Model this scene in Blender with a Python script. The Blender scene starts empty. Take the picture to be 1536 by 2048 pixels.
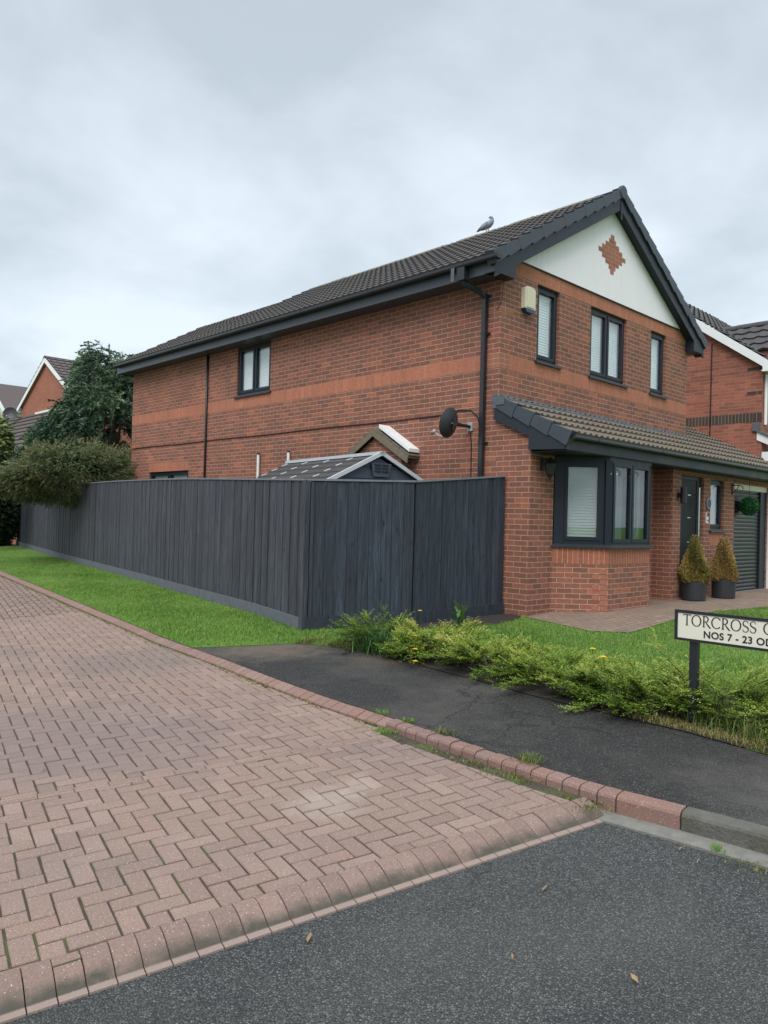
import bpy, bmesh, math, random
import numpy as np
from mathutils import Vector, Matrix
from mathutils.geometry import tessellate_polygon

SC = bpy.context.scene
COL = SC.collection
RAD = math.radians

# ------------------------------------------------------------------ camera
CAM = np.array([-8.7449, -6.7216, 1.2128])
YAW, PITCH, ROLL = RAD(44.0517), RAD(0.5855), RAD(1.4855)
_f = np.array([math.sin(YAW) * math.cos(PITCH), math.cos(YAW) * math.cos(PITCH), math.sin(PITCH)])
_r = np.array([math.cos(YAW), -math.sin(YAW), 0.0])
_u = np.cross(_r, _f)
_c, _s = math.cos(ROLL), math.sin(ROLL)
_r, _u = _c * _r + _s * _u, -_s * _r + _c * _u
cd = bpy.data.cameras.new('camera')
cam = bpy.data.objects.new('camera', cd)
COL.objects.link(cam)
M = Matrix.Identity(4)
for i in range(3):
    M[i][0], M[i][1], M[i][2], M[i][3] = _r[i], _u[i], -_f[i], CAM[i]
cam.matrix_world = M
cd.sensor_fit = 'AUTO'
cd.sensor_width = 36
cd.lens = 26.5934
cd.clip_start = 0.05
cd.clip_end = 2000
SC.camera = cam
SC.render.resolution_x, SC.render.resolution_y = 768, 1024

# ------------------------------------------------------------------ sky, sun, exposure
SUN_EL, SUN_AZ = RAD(52), RAD(-118)          # azimuth from +y towards +x
W = bpy.data.worlds.new('World')
SC.world = W
W.use_nodes = True
nt = W.node_tree
nt.nodes.clear()
def N(t, **kw):
    n = nt.nodes.new(t)
    for k, v in kw.items():
        setattr(n, k, v)
    return n
out = N('ShaderNodeOutputWorld')
sky = N('ShaderNodeTexSky', sky_type='NISHITA', sun_disc=False, sun_elevation=SUN_EL, sun_rotation=SUN_AZ)
bg1 = N('ShaderNodeBackground'); bg1.inputs[1].default_value = 0.10
nt.links.new(sky.outputs[0], bg1.inputs[0])
tc = N('ShaderNodeTexCoord')
sep = N('ShaderNodeSeparateXYZ'); nt.links.new(tc.outputs['Generated'], sep.inputs[0])
# project directions onto a cloud layer: (x, y) / (z + 0.25)
zc = N('ShaderNodeMath', operation='MAXIMUM'); nt.links.new(sep.outputs[2], zc.inputs[0]); zc.inputs[1].default_value = 0.0
za = N('ShaderNodeMath', operation='ADD'); nt.links.new(zc.outputs[0], za.inputs[0]); za.inputs[1].default_value = 0.30
dx = N('ShaderNodeMath', operation='DIVIDE'); nt.links.new(sep.outputs[0], dx.inputs[0]); nt.links.new(za.outputs[0], dx.inputs[1])
dy = N('ShaderNodeMath', operation='DIVIDE'); nt.links.new(sep.outputs[1], dy.inputs[0]); nt.links.new(za.outputs[0], dy.inputs[1])
cmb = N('ShaderNodeCombineXYZ'); nt.links.new(dx.outputs[0], cmb.inputs[0]); nt.links.new(dy.outputs[0], cmb.inputs[1])
n1 = N('ShaderNodeTexNoise'); n1.inputs['Scale'].default_value = 1.9; n1.inputs['Detail'].default_value = 6; n1.inputs['Roughness'].default_value = 0.52
n1.inputs['Distortion'].default_value = 0.25
nt.links.new(cmb.outputs[0], n1.inputs['Vector'])
cr = N('ShaderNodeValToRGB')
cr.color_ramp.elements[0].position = 0.36; cr.color_ramp.elements[0].color = (0.318, 0.364, 0.405, 1)
cr.color_ramp.elements[1].position = 0.63; cr.color_ramp.elements[1].color = (0.455, 0.508, 0.552, 1)
nt.links.new(n1.outputs['Fac'], cr.inputs[0])
# the cloud deck is brighter low over the horizon than overhead
hz = N('ShaderNodeMapRange'); nt.links.new(sep.outputs[2], hz.inputs[0])
hz.inputs[1].default_value = 0.0; hz.inputs[2].default_value = 0.55; hz.inputs[3].default_value = 1.05; hz.inputs[4].default_value = 0.94
# and, as overcast skies are, brightest round the zenith
zn = N('ShaderNodeMapRange'); nt.links.new(sep.outputs[2], zn.inputs[0])
zn.inputs[1].default_value = 0.60; zn.inputs[2].default_value = 0.95; zn.inputs[3].default_value = 1.0; zn.inputs[4].default_value = 2.2
hm = N('ShaderNodeMath', operation='MULTIPLY'); nt.links.new(hz.outputs[0], hm.inputs[0]); nt.links.new(zn.outputs[0], hm.inputs[1])
mul = N('ShaderNodeVectorMath', operation='SCALE'); nt.links.new(cr.outputs[0], mul.inputs[0]); nt.links.new(hm.outputs[0], mul.inputs['Scale'])
bg2 = N('ShaderNodeBackground'); bg2.inputs[1].default_value = 1.0
nt.links.new(mul.outputs[0], bg2.inputs[0])
mx = N('ShaderNodeMixShader'); mx.inputs[0].default_value = 0.93
nt.links.new(bg1.outputs[0], mx.inputs[1]); nt.links.new(bg2.outputs[0], mx.inputs[2])
nt.links.new(mx.outputs[0], out.inputs[0])

sl = bpy.data.lights.new('sun', 'SUN')
sl.energy = 1.5; sl.angle = RAD(40); sl.color = (1.0, 0.97, 0.94)
so = bpy.data.objects.new('sun', sl); COL.objects.link(so)
sd = Vector((math.sin(SUN_AZ) * math.cos(SUN_EL), math.cos(SUN_AZ) * math.cos(SUN_EL), math.sin(SUN_EL)))
so.rotation_euler = sd.to_track_quat('Z', 'Y').to_euler()
so.location = (0, 0, 30)
SC.view_settings.view_transform = 'Standard'
SC.view_settings.look = 'None'
SC.view_settings.exposure = 0.95
SC.view_settings.gamma = 1.0
SC.cycles.max_bounces = 8
SC.cycles.transparent_max_bounces = 12

# ------------------------------------------------------------------ helpers
ORG = {}
class MB:
    """collects faces with metric UVs; build() links them as ONE mesh object"""
    def __init__(s):
        s.v = []; s.f = []; s.uv = []; s.m = []
    def face(s, pts, mat=0, uv=None):
        pts = [Vector(p) for p in pts]
        i0 = len(s.v); s.v += pts
        s.f.append(list(range(i0, i0 + len(pts)))); s.m.append(mat)
        if uv is None:
            n = Vector((0, 0, 0))
            for a, b in zip(pts, pts[1:] + pts[:1]):
                n += (a - pts[0]).cross(b - pts[0])
            if n.length > 0: n.normalize()
            if abs(n.z) > 0.8:
                uv = [(p.x, p.y) for p in pts]
            else:
                t = Vector((-n.y, n.x, 0)); t = t.normalized() if t.length > 1e-6 else Vector((1, 0, 0))
                uv = [(p.dot(t), p.z) for p in pts]
        s.uv += list(uv)
    def box(s, lo, hi, mat=0):
        x0, y0, z0 = lo; x1, y1, z1 = hi
        P = [(x0, y0, z0), (x1, y0, z0), (x1, y1, z0), (x0, y1, z0), (x0, y0, z1), (x1, y0, z1), (x1, y1, z1), (x0, y1, z1)]
        for q in ((0, 3, 2, 1), (4, 5, 6, 7), (0, 1, 5, 4), (1, 2, 6, 5), (2, 3, 7, 6), (3, 0, 4, 7)):
            s.face([P[i] for i in q], mat)
    def obox(s, o, a, b, c, mat=0):
        """box from corner o with edge vectors a, b, c (right handed)"""
        o, a, b, c = map(Vector, (o, a, b, c))
        P = [o, o + a, o + a + b, o + b, o + c, o + a + c, o + a + b + c, o + b + c]
        for q in ((0, 3, 2, 1), (4, 5, 6, 7), (0, 1, 5, 4), (1, 2, 6, 5), (2, 3, 7, 6), (3, 0, 4, 7)):
            s.face([P[i] for i in q], mat)
    def prism(s, poly, vec, mat=0):
        """poly: 3-D points (counter-clockwise seen against vec), extruded by vec"""
        poly = [Vector(p) for p in poly]; vec = Vector(vec)
        top = [p + vec for p in poly]
        for t in tessellate_polygon([poly]):
            s.face([poly[i] for i in reversed(t)], mat)
        for t in tessellate_polygon([top]):
            s.face([top[i] for i in t], mat)
        k = len(poly)
        for i in range(k):
            j = (i + 1) % k
            s.face([poly[i], poly[j], top[j], top[i]], mat)
    def tube(s, pts, r, n=8, mat=0, cap=True):
        pts = [Vector(p) for p in pts]
        rs = r if isinstance(r, (list, tuple)) else [r] * len(pts)
        rings = []
        for i, p in enumerate(pts):
            d = (pts[min(i + 1, len(pts) - 1)] - pts[max(i - 1, 0)]).normalized()
            a = d.orthogonal() if i == 0 else (a - d * a.dot(d))
            a.normalize(); b = d.cross(a)
            i0 = len(s.v)
            for k in range(n):
                t = 2 * math.pi * k / n
                s.v.append(p + (a * math.cos(t) + b * math.sin(t)) * rs[i])
            rings.append(i0)
        for i in range(len(pts) - 1):
            for k in range(n):
                q = [rings[i] + k, rings[i] + (k + 1) % n, rings[i + 1] + (k + 1) % n, rings[i + 1] + k]
                s.f.append(q); s.m.append(mat); s.uv += [(k / n, i), ((k + 1) / n, i), ((k + 1) / n, i + 1), (k / n, i + 1)]
        if cap:
            for i0, rev in ((rings[0], True), (rings[-1], False)):
                q = [i0 + k for k in range(n)]
                if rev: q.reverse()
                s.f.append(q); s.m.append(mat); s.uv += [(0, 0)] * n
    def lathe(s, c, prof, n=24, mat=0, ax=(0, 0, 1)):
        """prof: (radius, height) list revolved round c along ax"""
        c = Vector(c); ax = Vector(ax).normalized(); a = ax.orthogonal().normalized(); b = ax.cross(a)
        rings = []
        for r, h in prof:
            i0 = len(s.v)
            for k in range(n):
                t = 2 * math.pi * k / n
                s.v.append(c + ax * h + (a * math.cos(t) + b * math.sin(t)) * max(r, 1e-4))
            rings.append(i0)
        for i in range(len(prof) - 1):
            for k in range(n):
                q = [rings[i] + k, rings[i] + (k + 1) % n, rings[i + 1] + (k + 1) % n, rings[i + 1] + k]
                s.f.append(q); s.m.append(mat); s.uv += [(0, 0)] * 4
    def build(s, name, mats, parent=None, smooth=False, merge=False, org=None):
        if not isinstance(mats, (list, tuple)): mats = [mats]
        o0 = Vector(org) if org is not None else (ORG[parent.name] if parent is not None else Vector((0, 0, 0)))
        me = bpy.data.meshes.new(name)
        me.from_pydata([tuple(Vector(v) - o0) for v in s.v], [], s.f)
        ul = me.uv_layers.new(name='UVMap')
        ul.data.foreach_set('uv', [c for t in s.uv for c in t])
        for m in mats: me.materials.append(m)
        me.polygons.foreach_set('material_index', s.m)
        if smooth: me.polygons.foreach_set('use_smooth', [True] * len(s.f))
        if merge:
            bm = bmesh.new(); bm.from_mesh(me); bmesh.ops.remove_doubles(bm, verts=bm.verts, dist=1e-4)
            bmesh.ops.recalc_face_normals(bm, faces=bm.faces); bm.to_mesh(me); bm.free()
        me.update()
        o = bpy.data.objects.new(name, me); COL.objects.link(o)
        if parent is not None:
            o.parent = parent
        else:
            o.location = o0
        ORG[o.name] = o0
        return o

def tag(o, label, cat, group=None, kind=None):
    o['label'] = label; o['category'] = cat
    if group: o['group'] = group
    if kind: o['kind'] = kind
    return o
def thing(name, loc, label, cat, group=None):
    o = bpy.data.objects.new(name, None); COL.objects.link(o)
    o.location = loc; o.empty_display_size = 0.2; ORG[o.name] = Vector(loc)
    return tag(o, label, cat, group)
def copy_tree(o, loc, rz=0, sc=1, label=None):
    r = o.copy(); COL.objects.link(r); r.location = loc; r.rotation_euler = (0, 0, rz); r.scale = (sc, sc, sc)
    if label: r['label'] = label
    for ch in o.children:
        c = ch.copy(); COL.objects.link(c); c.parent = r
        for g in ch.children:
            d = g.copy(); COL.objects.link(d); d.parent = c
    return r

# ------------------------------------------------------------------ materials
class Mat:
    def __init__(s, name, rough=0.7, col=(0.5, 0.5, 0.5), metal=0.0, spec=None):
        s.m = bpy.data.materials.new(name); s.m.use_nodes = True
        s.t = s.m.node_tree; s.b = s.t.nodes['Principled BSDF']
        s.b.inputs['Base Color'].default_value = (*col, 1); s.b.inputs['Roughness'].default_value = rough
        s.b.inputs['Metallic'].default_value = metal
        if spec is not None: s.b.inputs['Specular IOR Level'].default_value = spec
        s._tc = None
    def n(s, t, **kw):
        k = s.t.nodes.new(t)
        for a, v in kw.items(): setattr(k, a, v)
        return k
    def l(s, a, b): s.t.links.new(a, b)
    def uv(s):
        k = s.n('ShaderNodeUVMap'); k.uv_map = 'UVMap'; return k.outputs[0]
    def obj(s):
        k = s.n('ShaderNodeTexCoord'); return k.outputs['Object']
    def map(s, vec, scale=(1, 1, 1), rot=(0, 0, 0), loc=(0, 0, 0)):
        k = s.n('ShaderNodeMapping'); s.l(vec, k.inputs[0]); k.inputs['Scale'].default_value = scale
        k.inputs['Rotation'].default_value = rot; k.inputs['Location'].default_value = loc
        return k.outputs[0]
    def noise(s, vec, scale, detail=3, rough=0.55, dist=0):
        k = s.n('ShaderNodeTexNoise'); s.l(vec, k.inputs['Vector']); k.inputs['Scale'].default_value = scale
        k.inputs['Detail'].default_value = detail; k.inputs['Roughness'].default_value = rough; k.inputs['Distortion'].default_value = dist
        return k.outputs['Fac']
    def voro(s, vec, scale, feature='F1'):
        k = s.n('ShaderNodeTexVoronoi', feature=feature); s.l(vec, k.inputs['Vector']); k.inputs['Scale'].default_value = scale
        return k
    def ramp(s, fac, stops, interp='LINEAR'):
        k = s.n('ShaderNodeValToRGB'); s.l(fac, k.inputs[0]); cr = k.color_ramp; cr.interpolation = interp
        while len(cr.elements) < len(stops): cr.elements.new(0.5)
        for e, (p, c) in zip(cr.elements, stops):
            e.position = p; e.color = (*c, 1) if len(c) == 3 else c
        return k.outputs[0]
    def mix(s, fac, a, b, mode='MIX'):
        k = s.n('ShaderNodeMix', data_type='RGBA', blend_type=mode)
        for x, i in ((fac, 0), (a, 6), (b, 7)):
            if isinstance(x, (int, float)): k.inputs[i].default_value = x
            elif isinstance(x, tuple): k.inputs[i].default_value = (*x, 1)
            else: s.l(x, k.inputs[i])
        return k.outputs[2]
    def math(s, op, a, b=0.0, clamp=False):
        k = s.n('ShaderNodeMath', operation=op, use_clamp=clamp)
        for x, i in ((a, 0), (b, 1)):
            if isinstance(x, (int, float)): k.inputs[i].default_value = x
            else: s.l(x, k.inputs[i])
        return k.outputs[0]
    def step(s, x, lo, hi, a=0.0, b=1.0):
        k = s.n('ShaderNodeMapRange'); s.l(x, k.inputs[0])
        for i, v in enumerate((lo, hi, a, b)): k.inputs[i + 1].default_value = v
        return k.outputs[0]
    def bump(s, h, dist=0.01, strength=1.0):
        k = s.n('ShaderNodeBump'); k.inputs['Distance'].default_value = dist; k.inputs['Strength'].default_value = strength
        s.l(h, k.inputs['Height']); s.l(k.outputs[0], s.b.inputs['Normal'])
    def attr(s, name):
        k = s.n('ShaderNodeAttribute'); k.attribute_name = name; return k.outputs['Fac']
    def col(s, c): s.l(c, s.b.inputs['Base Color'])
    def rough(s, c): s.l(c, s.b.inputs['Roughness'])

def scale_c(c, k): return tuple(x * k for x in c)

def brick_mat(name, pal, mortar, w=0.225, h=0.075, off=0.5, joint=0.0052, loc=(0, 0, 0), stain=0.35, bumpd=0.006):
    m = Mat(name, 0.85)
    uv = m.map(m.uv(), loc=loc)
    wob = m.n('ShaderNodeVectorMath', operation='ADD')
    nz = m.n('ShaderNodeTexNoise'); m.l(uv, nz.inputs['Vector']); nz.inputs['Scale'].default_value = 9; nz.inputs['Detail'].default_value = 2
    sc = m.n('ShaderNodeVectorMath', operation='SCALE'); m.l(nz.outputs['Color'], sc.inputs[0]); sc.inputs['Scale'].default_value = 0.006
    m.l(uv, wob.inputs[0]); m.l(sc.outputs[0], wob.inputs[1])
    b = m.n('ShaderNodeTexBrick', offset=off, offset_frequency=2, squash=1.0)
    m.l(wob.outputs[0], b.inputs['Vector'])
    b.inputs['Color1'].default_value = (0, 0, 0, 1); b.inputs['Color2'].default_value = (1, 1, 1, 1); b.inputs['Mortar'].default_value = (0.5, 0.5, 0.5, 1)
    b.inputs['Scale'].default_value = 1; b.inputs['Mortar Size'].default_value = joint; b.inputs['Mortar Smooth'].default_value = 0.25
    b.inputs['Bias'].default_value = 0; b.inputs['Brick Width'].default_value = w; b.inputs['Row Height'].default_value = h
    k = len(pal)
    c = m.ramp(b.outputs['Color'], [(i / (k - 1), p) for i, p in enumerate(pal)])
    fine = m.noise(uv, 60, 4, 0.65)
    c = m.mix(0.55, c, m.ramp(fine, [(0.3, (0.55, 0.55, 0.55)), (0.7, (1.35, 1.35, 1.35))]), 'MULTIPLY')
    mid = m.noise(m.map(uv, scale=(1, 2.2, 1)), 14, 3)
    c = m.mix(0.4, c, m.ramp(mid, [(0.3, (0.6, 0.58, 0.58)), (0.7, (1.3, 1.3, 1.3))]), 'MULTIPLY')
    mo = m.mix(m.noise(uv, 40, 3), scale_c(mortar, 0.78), scale_c(mortar, 1.2))
    c = m.mix(b.outputs['Fac'], c, mo)
    big = m.noise(m.map(uv, scale=(1, 0.7, 1)), 1.3, 4, 0.6)
    c = m.mix(stain, c, m.ramp(big, [(0.32, (0.70, 0.68, 0.68)), (0.7, (1.22, 1.2, 1.2))]), 'MULTIPLY')
    m.col(c)
    hgt = m.math('SUBTRACT', m.math('MULTIPLY', fine, 0.25), b.outputs['Fac'])
    m.bump(hgt, bumpd, 0.9)
    return m.m

PAL = [(0.182, 0.075, 0.052), (0.207, 0.081, 0.054), (0.254, 0.095, 0.06), (0.199, 0.079, 0.054), (0.29, 0.103, 0.063), (0.232, 0.087, 0.058), (0.373, 0.124, 0.07)]
MORTAR = (0.43, 0.315, 0.225)
M_BRICK = brick_mat('red_brown_brick', PAL, MORTAR)
M_SOLDIER = brick_mat('orange_soldier_brick', [(0.37, 0.138, 0.080), (0.43, 0.158, 0.09), (0.395, 0.145, 0.083), (0.46, 0.172, 0.098)], (0.40, 0.235, 0.155), w=0.075, h=0.225, off=0.0, joint=0.004, stain=0.3)
M_SOLDIER_BUFF = brick_mat('orange_soldier_buff_joint', [(0.30, 0.098, 0.058), (0.36, 0.118, 0.066), (0.33, 0.106, 0.06)], (0.44, 0.33, 0.235), w=0.075, h=0.26, off=0.0, joint=0.005, stain=0.2)
M_QUOIN = brick_mat('orange_quoin_brick', [(0.32, 0.125, 0.075), (0.39, 0.15, 0.09)], MORTAR, stain=0.2)
M_NBRICK = brick_mat('red_neighbour_brick', [(0.24, 0.082, 0.055), (0.31, 0.105, 0.068), (0.35, 0.12, 0.076), (0.20, 0.072, 0.05), (0.33, 0.11, 0.07)], (0.36, 0.25, 0.18), joint=0.004)
M_NDARK = brick_mat('dark_brown_brick', [(0.05, 0.034, 0.028), (0.075, 0.05, 0.04)], (0.36, 0.28, 0.21), w=0.075, h=0.225, off=0.0)
M_NDARKS = brick_mat('dark_brown_stretcher', [(0.05, 0.034, 0.028), (0.075, 0.05, 0.04)], (0.36, 0.28, 0.21))
M_FARBRICK = brick_mat('orange_far_brick', [(0.29, 0.10, 0.062), (0.35, 0.125, 0.078), (0.32, 0.11, 0.07)], (0.34, 0.22, 0.16), joint=0.003)

def plain(name, col, rough=0.5, metal=0.0, nscale=8, amt=0.25, bump=0.0, spec=None):
    m = Mat(name, rough, col, metal, spec)
    o = m.obj(); f = m.noise(o, nscale, 4, 0.6)
    m.col(m.mix(f, scale_c(col, 1 - amt), scale_c(col, 1 + amt)))
    m.rough(m.step(f, 0.2, 0.8, rough * 0.85, min(1, rough * 1.15)))
    if bump: m.bump(m.noise(o, nscale * 8, 3), bump, 0.6)
    return m.m
ANTH = (0.012, 0.0175, 0.026)
M_FRAME = plain('anthracite_frame', ANTH, 0.45, amt=0.12, spec=0.3)
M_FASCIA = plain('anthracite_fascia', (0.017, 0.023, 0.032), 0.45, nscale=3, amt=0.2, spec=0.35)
M_FASCIA_LIT = plain('anthracite_fascia_sky_lit', (0.048, 0.060, 0.075), 0.38, nscale=3, amt=0.15)  # fascia again, sky light on the side eaves put into the colour
M_GUTTER = plain('black_gutter', (0.014, 0.017, 0.021), 0.35, amt=0.2)
M_PIPE = plain('black_downpipe', (0.016, 0.019, 0.024), 0.28, amt=0.2)
M_SILL = plain('dark_sill', (0.022, 0.028, 0.036), 0.38, amt=0.15)
M_WHITE = plain('white_paint', (0.74, 0.75, 0.75), 0.45, nscale=4, amt=0.06)
M_WHITEPIPE = plain('white_plastic', (0.72, 0.72, 0.70), 0.4, nscale=12, amt=0.08)
M_CREAM = plain('cream_plastic', (0.62, 0.58, 0.42), 0.45, nscale=10, amt=0.08)
M_BLUE = plain('navy_plastic', (0.02, 0.05, 0.11), 0.4)
M_LEAD = plain('lead_flashing', (0.085, 0.10, 0.115), 0.55, nscale=14, amt=0.45, bump=0.01)
M_BLACK = plain('black_metal', (0.012, 0.013, 0.015), 0.45, nscale=20, amt=0.25)
M_STEEL = plain('brushed_steel', (0.55, 0.56, 0.57), 0.3, metal=0.9, amt=0.1)
M_DISH = plain('dark_dish', (0.035, 0.036, 0.042), 0.5, nscale=20, amt=0.15)
M_GREYPLASTIC = plain('grey_plastic', (0.32, 0.33, 0.34), 0.5, nscale=20, amt=0.15)
M_POT = plain('charcoal_pot', (0.019, 0.021, 0.025), 0.55, nscale=9, amt=0.35, bump=0.004)
M_SOIL = plain('dark_soil', (0.028, 0.021, 0.016), 0.95, nscale=25, amt=0.6, bump=0.03)
M_BARK = plain('bark', (0.07, 0.05, 0.035), 0.9, nscale=20, amt=0.4, bump=0.02)
M_BLIND = plain('white_blind', (0.80, 0.82, 0.82), 0.7, nscale=3, amt=0.05)
M_BLINDGREY = plain('grey_blind', (0.36, 0.39, 0.38), 0.7, nscale=3, amt=0.06)
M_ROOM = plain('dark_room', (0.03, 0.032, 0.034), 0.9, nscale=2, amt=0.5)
M_SHED = plain('blue_grey_shed_plastic', (0.055, 0.072, 0.098), 0.5, nscale=5, amt=0.15)
M_SHEDROOF = plain('dark_shed_roof', (0.05, 0.047, 0.047), 0.5, nscale=6, amt=0.25)
M_SHEDTRIM = plain('pale_shed_trim', (0.46, 0.49, 0.52), 0.4, nscale=10, amt=0.1)
M_SIGN = plain('sign_white', (0.66, 0.64, 0.53), 0.35, nscale=2.5, amt=0.05)
M_SIGNBLACK = plain('sign_black', (0.012, 0.014, 0.02), 0.35, nscale=12, amt=0.25)
M_STONE = plain('grey_stone', (0.17, 0.165, 0.145), 0.9, nscale=16, amt=0.45, bump=0.012)
M_TIMBER_OLD = plain('mossy_timber', (0.155, 0.13, 0.085), 0.85, nscale=18, amt=0.5, bump=0.01)

def glass_mat(name, tint=(0.96, 0.98, 0.98), refl=0.05):
    m = Mat(name)
    t = m.t; t.nodes.remove(m.b)
    tr = m.n('ShaderNodeBsdfTransparent'); tr.inputs[0].default_value = (*tint, 1)
    gl = m.n('ShaderNodeBsdfGlossy'); gl.inputs['Roughness'].default_value = 0.02; gl.inputs[0].default_value = (0.95, 0.97, 1, 1)
    lw = m.n('ShaderNodeLayerWeight'); lw.inputs[0].default_value = 0.5
    f = m.math('ADD', m.math('MULTIPLY', m.math('POWER', lw.outputs['Facing'], 4.0), 0.8), refl, True)
    ms = m.n('ShaderNodeMixShader'); m.l(f, ms.inputs[0]); m.l(tr.outputs[0], ms.inputs[1]); m.l(gl.outputs[0], ms.inputs[2])
    m.l(ms.outputs[0], t.nodes['Material Output'].inputs[0])
    return m.m
M_GLASS = glass_mat('window_glass')
M_GLASSDARK = glass_mat('bay_glass', (0.70, 0.76, 0.76), 0.06)

def render_mat():
    m = Mat('white_render', 0.8)
    o = m.obj()
    c = m.mix(m.noise(o, 3, 5, 0.6), (0.78, 0.745, 0.77), (0.86, 0.825, 0.85))
    st = m.noise(m.map(o, scale=(5, 1, 0.5)), 2, 4)
    c = m.mix(m.step(st, 0.55, 0.75, 0, 0.16), c, (0.44, 0.43, 0.39))
    m.col(c); m.bump(m.noise(o, 120, 3), 0.003, 0.5)
    return m.m
M_RENDER = render_mat()

def tile_mat(name, c1, c2, moss, mossamt):
    m = Mat(name, 0.85)
    o = m.obj()
    c = m.mix(m.noise(o, 2.2, 4, 0.6), c1, c2)
    c = m.mix(0.6, c, m.ramp(m.noise(o, 45, 4, 0.7), [(0.3, (0.5, 0.5, 0.5)), (0.7, (1.5, 1.5, 1.5))]), 'MULTIPLY')
    k = m.step(m.noise(o, 9, 5, 0.7), 0.62 - mossamt * 0.3, 0.72 - mossamt * 0.2, 0, 0.85)
    c = m.mix(k, c, moss)
    w = m.step(m.voro(o, 16).outputs['Distance'], 0.0, 0.11, 1.0, 0.0)
    w = m.math('MULTIPLY', w, m.step(m.noise(o, 4, 2), 0.55, 0.6))
    c = m.mix(w, c, (0.42, 0.42, 0.38))
    m.col(c); m.bump(m.noise(o, 70, 3), 0.006, 0.7)
    return m.m
M_TILE = tile_mat('dark_roof_tile', (0.045, 0.040, 0.040), (0.075, 0.066, 0.064), (0.10, 0.10, 0.06), 0.1)
M_TILELOW = tile_mat('weathered_brown_tile', (0.105, 0.085, 0.066), (0.15, 0.125, 0.098), (0.13, 0.125, 0.07), 0.25)
M_TILEFAR = tile_mat('far_brown_tile', (0.075, 0.055, 0.055), (0.10, 0.08, 0.076), (0.11, 0.10, 0.07), 0.05)
M_TILEN = tile_mat('grey_neighbour_tile', (0.045, 0.043, 0.045), (0.075, 0.07, 0.072), (0.12, 0.10, 0.085), 0.1)
M_RIDGE = tile_mat('lichen_ridge_tile', (0.12, 0.115, 0.085), (0.17, 0.16, 0.115), (0.20, 0.19, 0.10), 0.4)
M_VERGE = plain('slate_grey_verge', (0.040, 0.050, 0.064), 0.5, nscale=4, amt=0.25)

def fence_mat(name, c):
    m = Mat(name, 0.72)
    o = m.obj(); uv = m.uv()
    t = m.attr('tint')
    g = m.noise(m.map(uv, scale=(38, 1.6, 1)), 2.2, 5, 0.65, 0.6)
    cc = m.mix(t, scale_c(c, 0.80), scale_c(c, 1.22))
    g2 = m.noise(m.map(uv, scale=(13, 0.55, 1)), 2.0, 5, 0.7, 0.8)
    cc = m.mix(0.78, cc, m.ramp(g2, [(0.34, (0.42, 0.43, 0.46)), (0.5, (0.95, 0.95, 0.96)), (0.66, (1.75, 1.74, 1.74))]), 'MULTIPLY')
    cc = m.mix(0.75, cc, m.ramp(g, [(0.3, (0.22, 0.23, 0.25)), (0.68, (1.75, 1.72, 1.72))]), 'MULTIPLY')
    kn = m.voro(m.map(uv, scale=(6.5, 2.6, 1)), 1.0)
    k = m.step(kn.outputs['Distance'], 0.05, 0.14, 1, 0)
    cc = m.mix(m.math('MULTIPLY', k, 0.9), cc, scale_c(c, 0.22))
    big = m.noise(o, 1.1, 4)
    cc = m.mix(0.5, cc, m.ramp(big, [(0.3, (0.75, 0.75, 0.78)), (0.7, (1.2, 1.2, 1.2))]), 'MULTIPLY')
    m.col(cc); m.bump(m.math('SUBTRACT', g, k), 0.004, 0.8)
    return m.m
M_FENCE = fence_mat('fence_paint_lit', (0.040, 0.043, 0.054))  # side run: fence paint lightened for the light it catches
M_FENCEF = fence_mat('fence_paint_shaded', (0.0215, 0.029, 0.041))  # same paint darkened, the front run's shade put into the colour
M_CAP = plain('weathered_capping', (0.15, 0.16, 0.175), 0.7, nscale=12, amt=0.35)
M_GRAVEL = plain('gravel_board_grey', (0.10, 0.11, 0.125), 0.75, nscale=9, amt=0.4, bump=0.006)

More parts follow.
